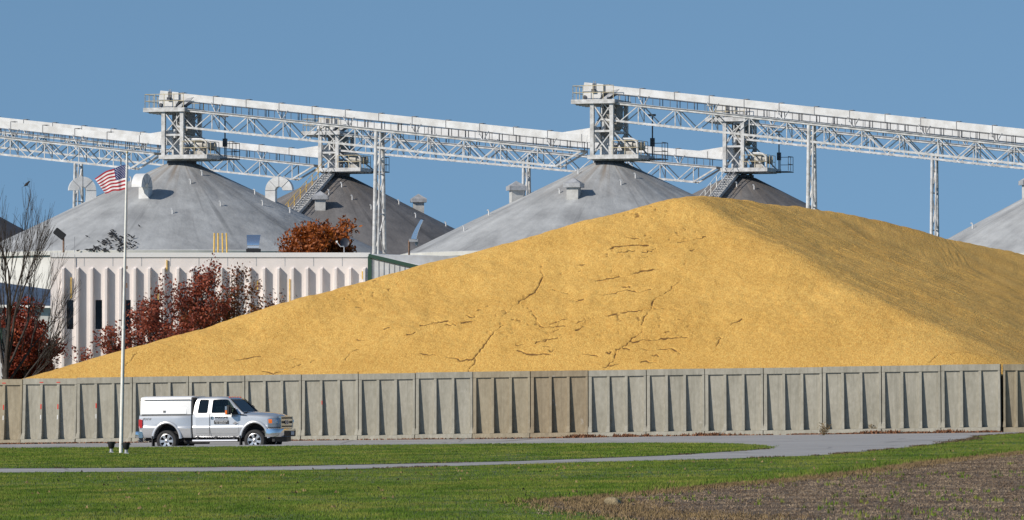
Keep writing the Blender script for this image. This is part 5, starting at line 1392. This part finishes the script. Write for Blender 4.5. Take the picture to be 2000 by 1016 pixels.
for s in (-1, 1):
    b = MB(); pr = [(2.36, .975), (2.50, .945), (2.63, .885), (2.715, .80), (2.74, .67)]
    b.loft([[(x + .01, s * y, .94), (x + .018, s * y * 1.008, 1.12), (x, s * y, 1.29 - .25 * max(0, 2.5 - x)), (x - .08, s * y * .93, 1.29 - .25 * max(0, 2.5 - x)), (x - .08, s * y * .93, .94)] for x, y in pr]); hl = b.build('headlight', M['lamp_glass'], truck, True)
    b = MB(); b.loft([[(x + .022, s * (y + .006), 1.08), (x + .026, s * (y + .008), 1.16), (x + .012, s * (y + .004), 1.235), (x - .06, s * y * .95, 1.235), (x - .06, s * y * .95, 1.08)] for x, y in ((2.37, .974), (2.50, .945))]); b.build('turn_signal', M['amber'], hl)
    b = MB(); b.lathe([(0, 0), (.075, .0), (.085, .03), (0, .03)], 18, 'y'); r = b.build('reflector', M['chrome'], hl); r.location = (2.66, s * .89, 1.15); r.rotation_euler = (0, 0, R(40) * s)
    b = MB(); b.loft([[(x, s * y, .905), (x + .012, s * y * 1.004, .905), (x + .012, s * y * 1.004, .935), (x, s * y, .935)] for x, y in pr]); b.build('headlight_trim', M['black'], hl)
    # fender vent and mirror
    b = MB(); b.loft([[(1.22, s * .992, 1.395), (1.22, s * .996, 1.43), (1.22, s * .98, 1.43), (1.22, s * .98, 1.395)], [(1.50, s * .99, 1.375), (1.50, s * .994, 1.395), (1.50, s * .975, 1.395), (1.50, s * .975, 1.375)]]); b.build('fender_vent', M['black'], truck)
    mr = empty('door_mirror', (.86, s * 1.22, 1.60)); mr.parent = truck
    b = MB(); b.box(-.10, .10, -.13, .13, -.18, .18); b.build('housing', M['black'], mr, bevel=.045)
    b = MB(); b.loft([[(-.115, -.11, -.15), (-.115, .11, -.15), (-.115, .11, .15), (-.115, -.11, .15)], [(-.10, -.11, -.15), (-.10, .11, -.15), (-.10, .11, .15), (-.10, -.11, .15)]]); b.build('mirror_glass', M['chrome'], mr)
    b = MB(); y0, y1 = (s * .125, s * .142); b.box(-.10, -.02, min(y0, y1), max(y0, y1), -.16, -.01); b.build('mirror_signal', M['amber'], mr, bevel=.006)
    b = MB(); b.box(-.10, -.02, min(y0, y1), max(y0, y1), .0, .14); b.build('mirror_lens', M['lamp_glass'], mr, bevel=.006)
    b = MB()
    for z in (-.12, .05): b.beam((.0, -s * .1, z), (.16, -s * .27, z + .01), .06, .05)
    b.loft([[(.04, -s * .25, -.17), (.30, -s * .25, -.17), (.18, -s * .25, .03), (.10, -s * .25, .06)], [(.04, -s * .29, -.17), (.30, -s * .29, -.17), (.18, -s * .31, .03), (.10, -s * .31, .06)]]); b.build('arm', M['black'], mr)
    b = MB(); b.loft([[(-2.985, s * .90, .93), (-2.985, s * .90, 1.26), (-2.90, s * .99, 1.27), (-2.90, s * .985, .93)], [(-2.80, s * .985, .95), (-2.80, s * .985, 1.25), (-2.80, s * .995, 1.25), (-2.80, s * .995, .95)]]); b.build('tail_light', M['red_lens'], truck)
b = MB(); b.loft([[(x, y, .55), (x - .03, y, .60), (x - .03, y, .78), (x, y, .80), (x + .12, y * .95, .80), (x + .12, y * .95, .55)] for x, y in ((-2.93, -.99), (-3.08, -.92), (-3.12, 0), (-3.08, .92), (-2.93, .99))]); b.build('rear_bumper', M['chrome'], truck, True)
b = MB(); b.tube((-3.1, -.1, .48), (-2.7, -.1, .48), .05, None, 8); b.box(-3.06, -2.9, -.72, -.66, .38, .56); b.box(-3.04, -3.0, -.9, -.6, .42, .46); b.build('tow_hitch', M['steel_dark'], truck)
for y in (-.56, -.28, 0, .28, .56):
    b = MB(); b.loft([[(.63, y - .045, 2.07), (.63, y + .045, 2.07), (.63, y + .035, 2.115), (.63, y - .035, 2.115)], [(.69, y - .045, 2.05), (.69, y + .045, 2.05), (.68, y + .03, 2.10), (.68, y - .03, 2.10)]]); b.build('clearance_light', M['lamp_red'], truck)
b = MB(); b.beam((1.60, -.35, 1.522), (2.60, -.30, 1.405), .012, .006); b.beam((1.60, .35, 1.522), (2.60, .30, 1.405), .012, .006); b.build('hood_crease', M['steel_grey'], truck)
# writing on the flank
def lettering(txt, x, z, h, width, y, m, nm, shear=0., bold=.0):
    cu_ = bpy.data.curves.new(nm, 'FONT'); cu_.body = txt; cu_.size = 1; cu_.shear = shear; cu_.offset = bold; cu_.extrude = .002; cu_.align_x = 'CENTER'
    o = bpy.data.objects.new(nm, cu_); COL.objects.link(o); bpy.context.view_layer.update()
    me = bpy.data.meshes.new_from_object(o.evaluated_get(bpy.context.evaluated_depsgraph_get())); bpy.data.objects.remove(o)
    vs = np.array([v.co[:] for v in me.vertices]); sx = width / (vs[:, 0].max() - vs[:, 0].min()); sy = h / (vs[:, 1].max() - vs[:, 1].min()); y0 = vs[:, 1].min(); xc = (vs[:, 0].max() + vs[:, 0].min()) / 2
    for v in me.vertices: v.co = ((v.co.x - xc) * sx, (v.co.y - y0) * sy, v.co.z * .5)
    me.materials.append(M[m]); o = bpy.data.objects.new(nm, me); COL.objects.link(o); o.parent = truck; o.location = (x, y, z); o.rotation_euler = (R(90), 0, 0); return o
YD = -.994
lettering('PARSONS', .465, 1.275, .088, .53, YD, 'letter', 'door_lettering', 0, .03)
b = MB(); b.box(.20, .74, YD - .004, YD, 1.235, 1.252); b.build('lettering_rule', M['letter_grey'], truck)
b = MB(); b.box(.165, .76, YD - .004, YD, 1.065, 1.205); sg = b.build('door_sign', M['letter'], truck)
b = MB()
for r_, (z, sp) in enumerate(((1.155, ((.22, .36), (.385, .55), (.57, .71))), (1.095, ((.26, .35), (.37, .53), (.55, .66))))):
    for x0, x1 in sp:
        n = max(2, int((x1 - x0) / .032))
        for k in range(n):
            xa = x0 + (x1 - x0) * k / n; b.box(xa, xa + .018, YD - .006, YD - .0041, z - .012, z + .018 + .008 * (k % 3 == 0))
b.box(.215, .715, YD - .006, YD - .0041, 1.186, 1.194)
b.build('sign_lettering', M['plate'], sg)
b = MB(); b.add([(1.03 + a, YD - .006 - .005 * e, 1.095 + c) for e in (0, 1) for a, c in ((-.12, 0), (-.03, .03), (0, .07), (.03, .03), (.12, 0), (.03, -.03), (0, -.07), (-.03, -.03))], [tuple(range(8)), tuple(range(15, 7, -1))] + [(k, (k + 1) % 8, 8 + (k + 1) % 8, 8 + k) for k in range(8)]); b.build('fender_badge', M['letter_grey'], truck)
lettering('FX4', -2.62, 1.235, .085, .38, -.978, 'letter_grey', 'bed_lettering', .35, .015)
